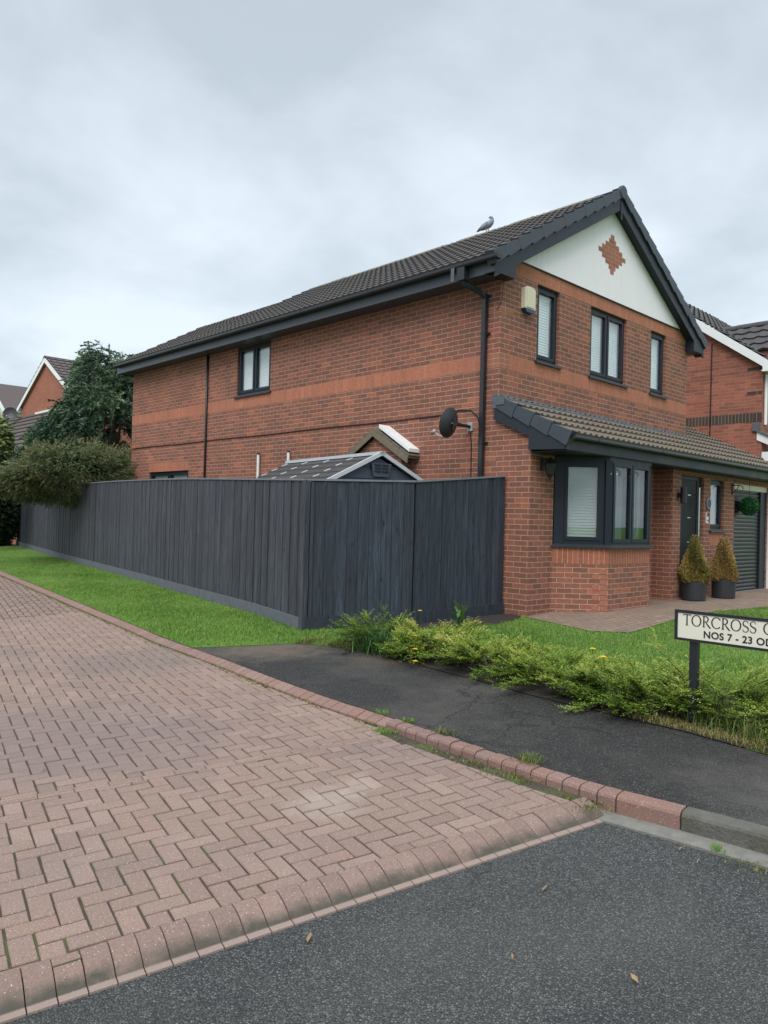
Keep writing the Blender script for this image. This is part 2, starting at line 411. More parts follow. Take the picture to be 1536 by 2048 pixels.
def tarmac(name, c, cs, stone, patch, patchc):
    m = Mat(name, 0.8)
    o = m.obj()
    v = m.voro(o, cs); v2 = m.voro(o, cs * 2.3)
    g = m.n('ShaderNodeSeparateColor'); m.l(v.outputs['Color'], g.inputs[0])
    cc = m.ramp(g.outputs[0], [(0.0, scale_c(c, 0.45)), (0.5, c), (0.85, scale_c(c, 1.65)), (1.0, stone)])
    cc = m.mix(m.step(v.outputs['Distance'], 0.35, 0.62, 0, 0.8), cc, scale_c(c, 0.25))
    cc = m.mix(0.5, cc, m.ramp(m.noise(o, cs * 1.7, 3), [(0.3, (0.5, 0.5, 0.5)), (0.7, (1.5, 1.5, 1.5))]), 'MULTIPLY')
    big = m.noise(o, 0.9, 5, 0.62)
    cc = m.mix(m.step(big, 0.48, 0.72, 0, patch), cc, patchc)
    cc = m.mix(0.9, cc, m.ramp(m.noise(o, 0.5, 5, 0.62), [(0.3, (0.72, 0.72, 0.72)), (0.7, (1.25, 1.25, 1.25))]), 'MULTIPLY')
    ce = m.n('ShaderNodeTexVoronoi', feature='DISTANCE_TO_EDGE'); ce.inputs['Scale'].default_value = 0.9
    wv = m.n('ShaderNodeTexNoise'); m.l(o, wv.inputs['Vector']); wv.inputs['Scale'].default_value = 4; wv.inputs['Detail'].default_value = 5
    ad = m.n('ShaderNodeVectorMath', operation='MULTIPLY_ADD'); m.l(wv.outputs['Color'], ad.inputs[0]); ad.inputs[1].default_value = (0.35, 0.35, 0.35); m.l(o, ad.inputs[2]); m.l(ad.outputs[0], ce.inputs['Vector'])
    ck = m.math('MULTIPLY', m.step(ce.outputs['Distance'], 0.004, 0.011, 1, 0), m.step(m.noise(o, 0.7, 2), 0.52, 0.6))
    cc = m.mix(m.math('MULTIPLY', ck, 0.75), cc, scale_c(c, 0.18))
    if name.startswith('dark_path'):
        for ctr, rr, kc, kk in (((-3.8, 0.1, -0.17), 0.9, (0.14, 0.108, 0.078), 0.85), ((-3.4, -1.2, -0.17), 0.5, (0.10, 0.075, 0.055), 0.6), ((-4.3, -5.6, -0.2), 0.9, (0.10, 0.095, 0.085), 0.6)):
            dv = m.n('ShaderNodeVectorMath', operation='DISTANCE'); m.l(o, dv.inputs[0]); dv.inputs[1].default_value = ctr
            q = m.math('ADD', dv.outputs['Value'], m.math('MULTIPLY', m.math('SUBTRACT', m.noise(o, 5, 5, 0.65), 0.5), rr * 1.6))
            cc = m.mix(m.step(q, rr * 0.3, rr, kk, 0), cc, kc)
    m.col(cc)
    m.rough(m.step(g.outputs[1], 0, 1, 0.5, 0.95))
    m.bump(m.math('SUBTRACT', 0.6, v.outputs['Distance']), 0.012, 0.9)
    return m.m
M_ROAD = tarmac('chipped_tarmac', (0.067, 0.071, 0.069), 130, (0.20, 0.205, 0.20), 0.3, (0.105, 0.10, 0.088))
M_PATH = tarmac('dark_path_tarmac', (0.031, 0.0272, 0.0250), 120, (0.15, 0.145, 0.14), 0.8, (0.085, 0.076, 0.066))

def paver_mat(name, pal):
    m = Mat(name, 0.85)
    o = m.obj(); t = m.attr('tint')
    c = m.ramp(t, [(i / (len(pal) - 1), p) for i, p in enumerate(pal)])
    c = m.mix(0.6, c, m.ramp(m.noise(o, 170, 4, 0.75), [(0.30, (0.34, 0.32, 0.31)), (0.70, (1.6, 1.6, 1.6))]), 'MULTIPLY')
    big = m.noise(o, 0.8, 5, 0.6)
    c = m.mix(m.step(big, 0.50, 0.72, 0, 0.5), c, (0.155, 0.112, 0.115))
    sp = m.voro(o, 120); s2 = m.n('ShaderNodeSeparateColor'); m.l(sp.outputs['Color'], s2.inputs[0])
    k = m.math('MULTIPLY', m.step(sp.outputs['Distance'], 0.18, 0.30, 1, 0), m.step(s2.outputs[0], 0.80, 0.86))
    c = m.mix(k, c, (0.50, 0.44, 0.40))
    if name.startswith('pink'):
        for ctr, rr, cc, kk in (((-6.06, -3.52, -0.35), 0.26, (0.40, 0.34, 0.29), 0.38), ((-5.75, -3.45, -0.34), 0.18, (0.40, 0.34, 0.29), 0.3), ((-6.6, -1.4, -0.37), 1.3, (0.15, 0.115, 0.115), 0.55), ((-5.1, 0.6, -0.3), 0.9, (0.15, 0.12, 0.105), 0.5)):
            dv = m.n('ShaderNodeVectorMath', operation='DISTANCE'); m.l(o, dv.inputs[0]); dv.inputs[1].default_value = ctr
            q = m.math('ADD', dv.outputs['Value'], m.math('MULTIPLY', m.math('SUBTRACT', m.noise(o, 6 if rr < 0.5 else 2, 4), 0.5), rr * 1.6))
            c = m.mix(m.step(q, rr * 0.35, rr, kk, 0), c, cc)
    m.col(c)
    m.bump(m.noise(o, 180, 3), 0.004, 0.8)
    return m.m
M_PAVER = paver_mat('pink_brown_paver', [(0.205, 0.145, 0.117), (0.245, 0.170, 0.137), (0.225, 0.155, 0.124), (0.27, 0.190, 0.154), (0.25, 0.165, 0.130)])
M_KERBRED = paver_mat('red_kerb_block', [(0.185, 0.108, 0.085), (0.22, 0.125, 0.098), (0.20, 0.122, 0.10), (0.235, 0.148, 0.12)])
M_RAMPBLOCK = paver_mat('ramp_kerb_block', [(0.20, 0.128, 0.112), (0.235, 0.15, 0.13), (0.215, 0.138, 0.122)])
def joint_mat():
    m = Mat('sandy_joint', 0.95); o = m.obj()
    c = m.mix(m.noise(o, 30, 4), (0.032, 0.024, 0.018), (0.075, 0.06, 0.045))
    c = m.mix(m.step(m.noise(o, 3.5, 5, 0.65), 0.50, 0.62, 0, 0.85), c, (0.07, 0.085, 0.022))
    m.col(c); m.bump(m.noise(o, 90, 3), 0.006, 1); return m.m
M_JOINT = joint_mat()
def garden_block():
    m = brick_mat('tan_garden_block', [(0.19, 0.135, 0.10), (0.235, 0.165, 0.12), (0.21, 0.145, 0.105), (0.26, 0.185, 0.14)], (0.085, 0.07, 0.05), w=0.2, h=0.1, joint=0.006)
    return m
M_GBLOCK = garden_block()

def leaf_mat(name, stops, trans=0.25, rough=0.55):
    m = Mat(name, rough)
    t = m.attr('tint')
    c = m.ramp(t, stops)
    m.col(c); m.b.inputs['Specular IOR Level'].default_value = 0.3
    tr = m.n('ShaderNodeBsdfTranslucent'); m.l(c, tr.inputs[0])
    ms = m.n('ShaderNodeMixShader'); ms.inputs[0].default_value = trans
    m.l(m.b.outputs[0], ms.inputs[1]); m.l(tr.outputs[0], ms.inputs[2]); m.l(ms.outputs[0], m.t.nodes['Material Output'].inputs[0])
    return m.m
M_GRASS = leaf_mat('grass_blade', [(0, (0.085, 0.175, 0.024)), (0.5, (0.155, 0.285, 0.042)), (0.85, (0.23, 0.38, 0.065)), (1, (0.40, 0.40, 0.15))], 0.35)
M_GRASSLAWN = leaf_mat('lawn_blade', [(0, (0.085, 0.17, 0.027)), (0.5, (0.15, 0.265, 0.044)), (0.85, (0.22, 0.345, 0.062)), (1, (0.38, 0.37, 0.14))], 0.35)
M_MOSS = leaf_mat('moss_blade', [(0, (0.07, 0.09, 0.014)), (0.6, (0.15, 0.17, 0.025)), (1, (0.25, 0.23, 0.06))], 0.2)
M_DRYGRASS = leaf_mat('dry_grass', [(0, (0.06, 0.12, 0.025)), (0.45, (0.12, 0.18, 0.04)), (1, (0.30, 0.22, 0.10))], 0.3)
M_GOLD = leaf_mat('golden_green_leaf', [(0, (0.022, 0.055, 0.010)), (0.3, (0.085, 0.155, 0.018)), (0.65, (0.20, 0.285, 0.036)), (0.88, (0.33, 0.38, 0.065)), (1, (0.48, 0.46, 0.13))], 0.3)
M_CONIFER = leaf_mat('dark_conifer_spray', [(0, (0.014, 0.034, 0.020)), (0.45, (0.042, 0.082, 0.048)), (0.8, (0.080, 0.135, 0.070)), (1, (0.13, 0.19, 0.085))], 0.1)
M_DARKLEAF = leaf_mat('dark_hedge_leaf', [(0, (0.010, 0.022, 0.010)), (0.6, (0.024, 0.045, 0.020)), (1, (0.05, 0.085, 0.03))], 0.1)
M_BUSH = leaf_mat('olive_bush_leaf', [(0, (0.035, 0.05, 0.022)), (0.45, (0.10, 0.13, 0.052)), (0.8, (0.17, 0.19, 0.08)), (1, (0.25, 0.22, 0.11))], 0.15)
M_VARIEG = leaf_mat('variegated_leaf', [(0, (0.023, 0.052, 0.026)), (0.5, (0.058, 0.104, 0.039)), (0.75, (0.208, 0.247, 0.065)), (1, (0.546, 0.494, 0.182))], 0.2)
M_CONEBROWN = leaf_mat('browned_box_leaf', [(0, (0.10, 0.075, 0.018)), (0.4, (0.26, 0.18, 0.05)), (0.8, (0.44, 0.30, 0.10)), (1, (0.56, 0.42, 0.18))], 0.2)
M_CONEGREEN = leaf_mat('half_browned_leaf', [(0, (0.05, 0.06, 0.012)), (0.35, (0.13, 0.13, 0.028)), (0.75, (0.35, 0.27, 0.075)), (1, (0.54, 0.42, 0.17))], 0.2)
M_BALL = leaf_mat('plastic_topiary_leaf', [(0, (0.008, 0.05, 0.014)), (0.6, (0.02, 0.12, 0.03)), (1, (0.05, 0.2, 0.06))], 0.1)
M_WEED = leaf_mat('weed_leaf', [(0, (0.03, 0.075, 0.02)), (0.6, (0.06, 0.14, 0.035)), (1, (0.11, 0.20, 0.06))], 0.25)
M_PETAL = plain('yellow_petal', (0.85, 0.60, 0.015), 0.6, nscale=60, amt=0.15)
M_DEADLEAF = plain('dead_leaf', (0.24, 0.16, 0.085), 0.7, nscale=60, amt=0.35)
def turf_mat():
    m = Mat('turf', 0.95); o = m.obj()
    c = m.mix(m.noise(o, 2.0, 5, 0.6), (0.07, 0.16, 0.02), (0.14, 0.27, 0.035))
    c = m.mix(m.step(m.noise(o, 28, 4), 0.5, 0.7, 0, 0.6), c, (0.045, 0.045, 0.02))
    m.col(c); m.bump(m.noise(o, 60, 3), 0.03, 1); return m.m
M_TURF = turf_mat()

# ------------------------------------------------------------------ ground levels
def R(x):                                   # block paved road, crossfall towards the camera
    x = max(-9.5, x); return -0.36 + 0.035 * (x + 6.5)
def V(x):                                   # verge, path and lawn, level near the house
    return min(R(x) + 0.055, -0.03)
BREAKS = [-9.5, 1.3571]

def clip_half(poly, n, d):
    """keep the side n.p <= d of a 2-D polygon"""
    o = []
    for i in range(len(poly)):
        a, b = poly[i], poly[(i + 1) % len(poly)]
        da, db = n[0] * a[0] + n[1] * a[1] - d, n[0] * b[0] + n[1] * b[1] - d
        if da <= 0: o.append(a)
        if (da < 0 < db) or (db < 0 < da):
            t = da / (da - db); o.append((a[0] + (b[0] - a[0]) * t, a[1] + (b[1] - a[1]) * t))
    return o
def sheet(name, poly, zf, mat, label, cat, off=0.0, kind='structure', mb=None, mi=0):
    m = mb or MB()
    xs = [-1e6] + BREAKS + [1e6]
    for a, b in zip(xs, xs[1:]):
        p = clip_half(clip_half(poly, (1, 0), b), (-1, 0), -a)
        if len(p) < 3: continue
        p3 = [Vector((x, y, zf(x) + off)) for x, y in p]
        for t in tessellate_polygon([[Vector((q.x, q.y, 0)) for q in p3]]):
            tri = [p3[i] for i in t]
            if (tri[1] - tri[0]).cross(tri[2] - tri[0]).z < 0: tri.reverse()
            m.face(tri, mi)
    if mb: return None
    return tag(m.build(name, mat), label, cat, kind=kind)

def catmull(P, step=0.08):
    P = [np.array(p, float) for p in P]; o = []
    Q = [2 * P[0] - P[1]] + P + [2 * P[-1] - P[-2]]
    for i in range(1, len(Q) - 2):
        a, b, c, d = Q[i - 1:i + 3]; n = max(2, int(np.linalg.norm((c - b)[:2]) / step))
        for k in range(n):
            t = k / n
            o.append(0.5 * (2 * b + (c - a) * t + (2 * a - 5 * b + 4 * c - d) * t * t + (-a + 3 * b - 3 * c + d) * t ** 3))
    o.append(P[-1]); return o
class Path:
    def __init__(s, P, smooth=True, step=0.08):
        s.p = catmull(P, step) if smooth else [np.array(p, float) for p in P]
        s.d = [0.0]
        for a, b in zip(s.p, s.p[1:]): s.d.append(s.d[-1] + float(np.linalg.norm((b - a)[:2])))
        s.L = s.d[-1]
    def at(s, t):
        t = min(max(t, 0), s.L); i = min(int(np.searchsorted(s.d, t, 'right')) - 1, len(s.p) - 2)
        k = (t - s.d[i]) / max(1e-9, s.d[i + 1] - s.d[i]); return s.p[i] + (s.p[i + 1] - s.p[i]) * k
    def tan(s, t):
        v = s.at(t + 0.03) - s.at(t - 0.03); v = v[:2]; return v / np.linalg.norm(v)

# kerb line (foot of the kerb face), from the near right to the far left
KERB = [(-4.70, -14), (-4.74, -9), (-4.82, -6.2), (-4.86, -5.4), (-4.90, -4.98), (-4.95, -4.55), (-4.95, -4.1), (-4.93, -3.6), (-4.90, -3.1), (-4.87, -2.76),
        (-4.86, -2.36), (-4.83, -1.88), (-4.77, -1.26), (-4.70, -0.65), (-4.64, -0.13), (-4.57, 0.62), (-4.49, 1.49), (-4.38, 2.2), (-4.21, 3.43), (-3.89, 5.78), (-3.54, 8.34), (-3.12, 11.38), (-2.4, 16), (-1.5, 21), (-0.4, 27)]
KP = Path(KERB)
PATH_EDGE = [(-4.53, 0.68), (-4.27, 0.50), (-3.9, 0.28), (-3.48, 0.0), (-3.25, -0.55), (-3.26, -1.22), (-3.36, -1.89), (-3.40, -2.44), (-3.48, -3.0), (-3.53, -3.87), (-3.52, -4.39), (-3.6, -4.81), (-3.66, -5.2), (-3.70, -8), (-3.62, -14)]
FENCE = [(-0.035, -0.17, -0.066, 1.877), (-1.65, 0.05, -0.12, 1.719), (-2.92, 0.69, -0.165, 1.685), (-2.52, 2.43, -0.151, 1.748), (-2.12, 4.91, -0.137, 1.829), (-1.76, 6.99, -0.124, 1.874), (-1.32, 9.75, -0.109, 1.914), (-0.61, 14.15, -0.084, 1.937), (0.02, 17.79, -0.062, 1.945), (0.45, 20.2, -0.05, 1.95), (0.92, 22.6, -0.04, 1.95)]

def kerb_x(y):
    for a, b in zip(KP.p, KP.p[1:]):
        if a[1] <= y <= b[1]:
            return a[0] + (b[0] - a[0]) * (y - a[1]) / max(1e-9, b[1] - a[1])
    return KP.p[-1][0] if y > 0 else KP.p[0][0]

g = MB()
for x0, x1 in ((-600, -9.5), (-9.5, 1.3571), (1.3571, 600)):
    g.face([(x0, -600, V(x0) - 0.25), (x1, -600, V(x1) - 0.25), (x1, 600, V(x1) - 0.25), (x0, 600, V(x0) - 0.25)])
tag(g.build('ground', M_TURF), 'rough grassy ground under and around the houses and roads', 'ground', kind='structure')

# front edge of the block paving against the tarmac (a line)
EA = np.array([-7.829, -3.906]); EB = np.array([-5.094, -4.453]); ED = (EB - EA) / np.linalg.norm(EB - EA); EN = np.array([ED[1], -ED[0]])   # EN points to the tarmac
if EN[1] > 0: EN = -EN
EDGE_D = float(EN @ EA)
RAMP_W = 0.185
# tarmac road
RAMP_OUT = EDGE_D + RAMP_W
def edge_pt(x, d):
    # point on line EN.p = d with given x
    return (x, (d - EN[0] * x) / EN[1])
kx = [(-4.9, -4.45)] + [(kerb_x(y) - 0.11, y) for y in (-4.8, -5.0, -5.4, -6.2, -9, -14)]
sheet('tarmac_road', [edge_pt(-60, RAMP_OUT - 0.03)] + [edge_pt(-4.9, RAMP_OUT - 0.03)] + kx[1:] + [(-4.85, -60), (-60, -60)], R, M_ROAD,
      'dark grey chipped tarmac road in the foreground', 'road', -0.066)
ch = MB()
ys = [-4.56, -4.8, -5.0, -5.4, -6.2, -9, -14]
t_ = 0.0
for a, b in zip(ys, ys[1:]):
    xa, xb = kerb_x(a), kerb_x(b)
    ch.face([(xa - 0.11, a, R(xa) - 0.058), (xa + 0.01, a, R(xa) - 0.042), (xb + 0.01, b, R(xb) - 0.042), (xb - 0.11, b, R(xb) - 0.058)][::-1])
    ch.face([(xa - 0.11, a, R(xa) - 0.2), (xa - 0.11, a, R(xa) - 0.058), (xb - 0.11, b, R(xb) - 0.058), (xb - 0.11, b, R(xb) - 0.2)][::-1])
tag(ch.build('channel_stone', M_STONE), 'pale grey stone drainage channel along the foot of the grey kerb', 'kerb channel', kind='structure')

# block paved road ---------------------------------------------------------
rng = np.random.default_rng(7)
KYS = np.array([p[1] for p in KP.p]); KXS = np.array([p[0] for p in KP.p])
def kxs(y): return float(np.interp(y, KYS, KXS))
base = [edge_pt(-20, EDGE_D + 0.05), edge_pt(-4.9, EDGE_D + 0.05)] + [(kxs(y) + 0.02, y) for y in np.arange(-4.35, 26.6, 0.4)] + [(-20, 27)]
bmb = MB()
sheet(None, base, R, None, '', '', -0.008, mb=bmb, mi=0)
for f_ in range(len(bmb.f)): pass
PAV_T = [0.5] * len(bmb.f)
UA = math.atan2(ED[1], ED[0]) - RAD(1.5)
U = np.array([math.cos(UA), math.sin(UA)]); VV = np.array([U[1], -U[0]])      # U along the edge, VV towards the viewer
PL = 0.1935; PW = PL / 2; GAP = 0.0048
JA = np.array([-7.335, -2.301]); JB = np.array([-5.002, -2.927]); JD = (JB - JA) / np.linalg.norm(JB - JA); JN = np.array([JD[1], -JD[0]])
JC = float(JN @ JA)
def inset_poly(p, d):
    c = np.mean(p, axis=0); o = []
    n = len(p)
    for i in range(n):
        a, b, c2 = np.array(p[i - 1]), np.array(p[i]), np.array(p[(i + 1) % n])
        d1 = (b - a) / max(1e-9, np.linalg.norm(b - a)); d2 = (c2 - b) / max(1e-9, np.linalg.norm(c2 - b))
        n1 = np.array([-d1[1], d1[0]]); n2 = np.array([-d2[1], d2[0]])
        k = 1 + n1 @ n2
        o.append(b + (n1 + n2) * d / max(0.3, k))
    return o
def add_paver(poly, tint, dz=0.0):
    # ccw convex polygon
    ar = sum(poly[i][0] * poly[(i + 1) % len(poly)][1] - poly[(i + 1) % len(poly)][0] * poly[i][1] for i in range(len(poly))) / 2
    if ar < 0: poly = poly[::-1]; ar = -ar
    if ar < 0.0012: return
    # drop near-duplicate points
    q = []
    for pt in poly:
        if not q or np.linalg.norm(np.array(pt) - np.array(q[-1])) > 0.004: q.append(pt)
    if len(q) > 2 and np.linalg.norm(np.array(q[0]) - np.array(q[-1])) < 0.004: q.pop()
    if len(q) < 3: return
    far = q[0][1] > 4.5
    o = [Vector((x, y, R(x) + dz - 0.004)) for x, y in q]
    ch_ = 0.0035
    ii = [Vector((x, y, R(x) + dz)) for x, y in inset_poly(q, ch_)]
    bmb.face(ii, 1); PAV_T.append(tint)
    if not far:
        lo = [Vector((p.x, p.y, p.z - 0.012)) for p in o]
        n = len(q)
        for i in range(n):
            j = (i + 1) % n
            bmb.face([o[i], o[j], ii[j], ii[i]], 1); PAV_T.append(tint)
            bmb.face([lo[i], lo[j], o[j], o[i]], 1); PAV_T.append(tint)
def road_clip(poly):
    """clip a convex paver to the paved area"""
    p = clip_half(poly, EN, EDGE_D - 0.003)
    if len(p) < 3: return []
    cy = np.mean([a[1] for a in p])
    gut = 0.115 if cy < -2.85 else (0.115 + (cy + 2.85) * -0.5 if cy < -2.65 else 0.012)
    xa, xb = kxs(cy - 0.15) - gut, kxs(cy + 0.15) - gut
    d = np.array([xb - xa, 0.3]); d /= np.linalg.norm(d); n = np.array([d[1], -d[0]])
    return clip_half(p, n, float(n @ np.array([xa, cy - 0.15])))
O0 = np.array([-6.9, -3.9])
NI = 150
cand = []
for i in range(-80, 110):
    for j in range(-295, 50):
        # herringbone on a 4-cell lattice: cell (i, j) starts a paver along U or along VV
        k = (i - j) % 4
        if k == 0: a, b = U * PL, VV * PW
        elif k == 2: a, b = U * PW, -VV * PL      # goes away from the viewer
        else: continue
        o = O0 + U * (i * PW) + VV * ((j + (1 if k == 2 else 0)) * PW)
        cx, cy = o + (a + b) / 2
        if not (-13.5 < cx < -1.0 and -5.2 < cy < 22.0): continue
        if cx < -9.6 and cy > 6: continue
        if cx > kxs(cy) + 0.2: continue
        if EN @ np.array([cx, cy]) > EDGE_D + 0.2: continue
        cand.append((o, a, b))
# herringbone check uses k==0 horizontals covering (i, i+1), k==2 verticals covering (j, j-1)
for o, a, b in cand:
    da, db = a / np.linalg.norm(a), b / np.linalg.norm(b)
    q = [o + da * GAP + db * GAP, o + a - da * GAP + db * GAP, o + a + b - da * GAP - db * GAP, o + b + da * GAP - db * GAP]
    cq = sum(q) / 4; ra = float(rng.normal(0, 0.008)); ro = rng.normal(0, 0.0011, 2); cr_, sr_ = math.cos(ra), math.sin(ra)
    q = [tuple(cq + ro + np.array([(x - cq)[0] * cr_ - (x - cq)[1] * sr_, (x - cq)[0] * sr_ + (x - cq)[1] * cr_])) for x in q]
    tint = float(np.clip(rng.normal(0.5, 0.24), 0, 1)); dz = float(rng.normal(0, 0.0012))
    for piece in (clip_half(q, JN, JC - 0.040), clip_half(q, -JN, -(JC + 0.040))):
        if len(piece) >= 3:
            piece = road_clip(piece)
            if len(piece) >= 3: add_paver(piece, tint, dz)
# the narrow double course across the road
for k in range(-40, 60):
    a = JA + JD * (0.19 * k); b = a + JD * 0.186
    for lo, hi in ((-0.034, -0.004), (0.004, 0.034)):
        pc = [tuple(a + JN * lo), tuple(b + JN * lo), tuple(b + JN * hi), tuple(a + JN * hi)]
        pc = road_clip(pc)
        if len(pc) >= 3 and -12 < pc[0][0]: add_paver(pc, float(rng.uniform(0.3, 0.9)), 0.001)
# rounded ramp blocks along the tarmac edge
prof = [(-0.004, -0.05), (-0.002, -0.004), (0.004, 0.0), (0.04, -0.003), (0.085, -0.016), (0.125, -0.036), (0.148, -0.052), (0.152, -0.054), (0.185, -0.058), (0.187, -0.12)]
s0 = float(ED @ (EB - EA))
bw = 0.0985
k = 0
t = s0 + 0.13
while t > -6.0:
    a, b = t - bw + 0.0025, t - 0.0025
    dzj = float(rng.normal(0, 0.002)); tint = float(np.clip(rng.normal(0.5, 0.25), 0, 1))
    for (w0, z0), (w1, z1) in zip(prof, prof[1:]):
        P = []
        for s_, w_, z_ in ((a, w0, z0), (b, w0, z0), (b, w1, z1), (a, w1, z1)):
            p = EA + ED * s_ + EN * w_; P.append(Vector((p[0], p[1], R(p[0]) + z_ + (dzj if 0 < w_ < 0.15 else 0))))
        bmb.face(P[::-1], 3, [(a, w1), (b, w1), (b, w0), (a, w0)]); PAV_T.append(tint)
    for s_, rev in ((a, False), (b, True)):
        P = []
        for w_, z_ in prof:
            p = EA + ED * s_ + EN * w_; P.append(Vector((p[0], p[1], R(p[0]) + z_ + (dzj if 0 < w_ < 0.15 else 0))))
        bmb.face(P if rev else P[::-1], 2); PAV_T.append(tint)
    t -= bw
def face_tint(o, vals):
    a = o.data.attributes.new('tint', 'FLOAT', 'FACE'); a.data.foreach_set('value', [float(v) for v in vals])
def dirt_mat():
    m = Mat('grimy_ramp_block', 0.88); o = m.obj(); t = m.attr('tint')
    c = m.mix(t, (0.19, 0.130, 0.107), (0.24, 0.162, 0.132))
    c = m.mix(0.6, c, m.ramp(m.noise(o, 110, 4, 0.7), [(0.28, (0.5, 0.48, 0.47)), (0.72, (1.4, 1.4, 1.4))]), 'MULTIPLY')
    sp = m.voro(o, 120); s2 = m.n('ShaderNodeSeparateColor'); m.l(sp.outputs['Color'], s2.inputs[0])
    c = m.mix(m.math('MULTIPLY', m.step(sp.outputs['Distance'], 0.18, 0.30, 1, 0), m.step(s2.outputs[0], 0.86, 0.90)), c, (0.5, 0.45, 0.42))
    w = m.n('ShaderNodeSeparateXYZ'); m.l(m.uv(), w.inputs[0])
    wn = m.math('ADD', w.outputs[1], m.math('MULTIPLY', m.math('SUBTRACT', m.noise(o, 14, 4), 0.5), 0.09))
    # grime gathers in the hollow above the lip, in uneven patches
    k = m.math('MULTIPLY', m.step(wn, 0.085, 0.14), m.step(w.outputs[1], 0.15, 0.158, 1, 0))
    k = m.math('MULTIPLY', k, m.step(m.noise(o, 4.5, 4, 0.6), 0.30, 0.52, 0.3, 1.0))
    c = m.mix(k, c, m.mix(m.noise(o, 20, 3), (0.045, 0.040, 0.033), (0.085, 0.078, 0.055)))
    c = m.mix(m.math('MULTIPLY', m.step(w.outputs[1], 0.152, 0.16), 0.7), c, (0.27, 0.21, 0.18))
    m.col(c); m.bump(m.noise(o, 150, 3), 0.004, 0.8); return m.m
road = bmb.build('block_paved_road', [M_JOINT, M_PAVER, M_RAMPBLOCK, dirt_mat()])
face_tint(road, PAV_T)
tag(road, 'pinkish brown block paved road in herringbone with a ramped edge at the tarmac', 'road', kind='structure')

# kerbs ----------------------------------------------------------------------
kb = MB(); KT = []
UP = [(0.0, -0.12), (0.0, 0.030), (0.008, 0.044), (0.024, 0.052), (0.10, 0.0545), (0.10, -0.12)]
DROP = [(0.0, -0.06), (0.0, 0.010), (0.006, 0.018), (0.10, 0.0505), (0.125, 0.045), (0.125, -0.1)]
def kerb_block(s0, s1, prof, mat, tint, mb, T, jit=0.0):
    n = max(1, int((s1 - s0) / 0.12)); rings = []
    for i in range(n + 1):
        s_ = s0 + (s1 - s0) * i / n; p = KP.at(s_); tg = KP.tan(s_); nr = np.array([tg[1], -tg[0]])       # nr points to the path side (+x)
        rings.append([Vector((p[0] + nr[0] * w_, p[1] + nr[1] * w_, R(p[0]) + z_ + jit)) for w_, z_ in prof])
    for a, b in zip(rings, rings[1:]):
        for i in range(len(prof) - 1):
            mb.face([a[i], a[i + 1], b[i + 1], b[i]], mat); T.append(tint)
    mb.face(rings[0][::-1], mat); T.append(tint); mb.face(rings[-1], mat); T.append(tint)
def s_of_y(y): return float(np.interp(y, KYS, KP.d))
s = s_of_y(-4.66)
kerb_block(s_of_y(-5.0) + 0.004, s - 0.004, UP, 0, 0.35, kb, KT)
while s < s_of_y(-2.80):
    kerb_block(s + 0.004, s + 0.106, UP, 0, float(np.clip(rng.normal(0.5, 0.25), 0, 1)), kb, KT, float(rng.normal(0, 0.002))); s += 0.11
while s < KP.L - 0.2:
    L_ = 0.11
    kerb_block(s + 0.003, s + L_ - 0.003, DROP, 0, float(np.clip(rng.normal(0.6, 0.3), 0, 1)), kb, KT, float(rng.normal(0, 0.0006))); s += L_
kobj = kb.build('red_block_kerb', [M_KERBRED]); face_tint(kobj, KT)
tag(kobj, 'low red block kerb between the paved road and the path and verge', 'kerb', kind='structure')
kg = MB(); T2 = []
yy = -5.0
for L_ in (0.42, 0.9, 0.9, 0.9, 0.9, 0.9, 0.9, 0.9, 0.9, 0.9):
    kerb_block(s_of_y(yy - L_) + 0.005, s_of_y(yy) - 0.005, UP, 0, 0.5, kg, T2); yy -= L_
def conc():
    m = Mat('mossy_concrete_kerb', 0.9); o = m.obj()
    c = m.mix(m.noise(o, 14, 5, 0.65), (0.05, 0.05, 0.042), (0.145, 0.14, 0.12))
    c = m.mix(m.step(m.noise(o, 5, 4, 0.6), 0.5, 0.66, 0, 0.6), c, (0.06, 0.065, 0.03))
    m.col(c); m.bump(m.noise(o, 60, 4), 0.01, 0.9); return m.m
M_CONC = conc()
tag(kg.build('grey_concrete_kerb', [M_CONC]), 'grey mossy concrete kerb stones at the right of the tarmac road', 'kerb', kind='structure')

# path, verge, lawn, paving, bed ----------------------------------------------
kin = [(KP.at(s_)[0] + 0.098, KP.at(s_)[1]) for s_ in np.arange(0, KP.L, 0.3)]
below = [p for p in kin if p[1] < 0.62]
above = [p for p in kin if p[1] > 0.62]
pe = [tuple(p) for p in catmull([np.array(p) for p in PATH_EDGE], 0.15)]
sheet('footpath', below + [(-4.47, 0.62)] + pe, V, M_PATH, 'black tarmac footpath between the red kerb and the hedge', 'path', -0.004)
fb = [(p[0], p[1]) for p in FENCE[2:]]
pe_top = [p for p in pe if p[1] > -0.6]
verge_poly = [(-4.47, 0.64)] + above[:] + [(0.4, 27)] + [(0.95, 22.7)] + fb[::-1][1:] + [(-1.65, 0.05), (-2.3, -0.45), (-3.0, -0.75)] + pe_top[::-1]
sheet('verge_turf', verge_poly, V, M_TURF, 'turf of the narrow verge beside the grey fence', 'verge', 0.0)
lawn_poly = [p for p in pe if p[1] < -0.5] + [(14, -14), (14, -2.75), (9, -2.65), (4.5, -2.35), (2.6, -2.08), (1.1, -2.15), (-0.16, -2.22), (-0.45, -1.85), (-0.12, -0.76), (-0.02, -0.55), (-0.02, -0.2), (-1.65, 0.02), (-2.3, -0.46), (-3.0, -0.76)]
sheet('front_lawn_turf', lawn_poly, V, M_TURF, 'turf of the front lawn between the hedge and the house', 'lawn', 0.0)
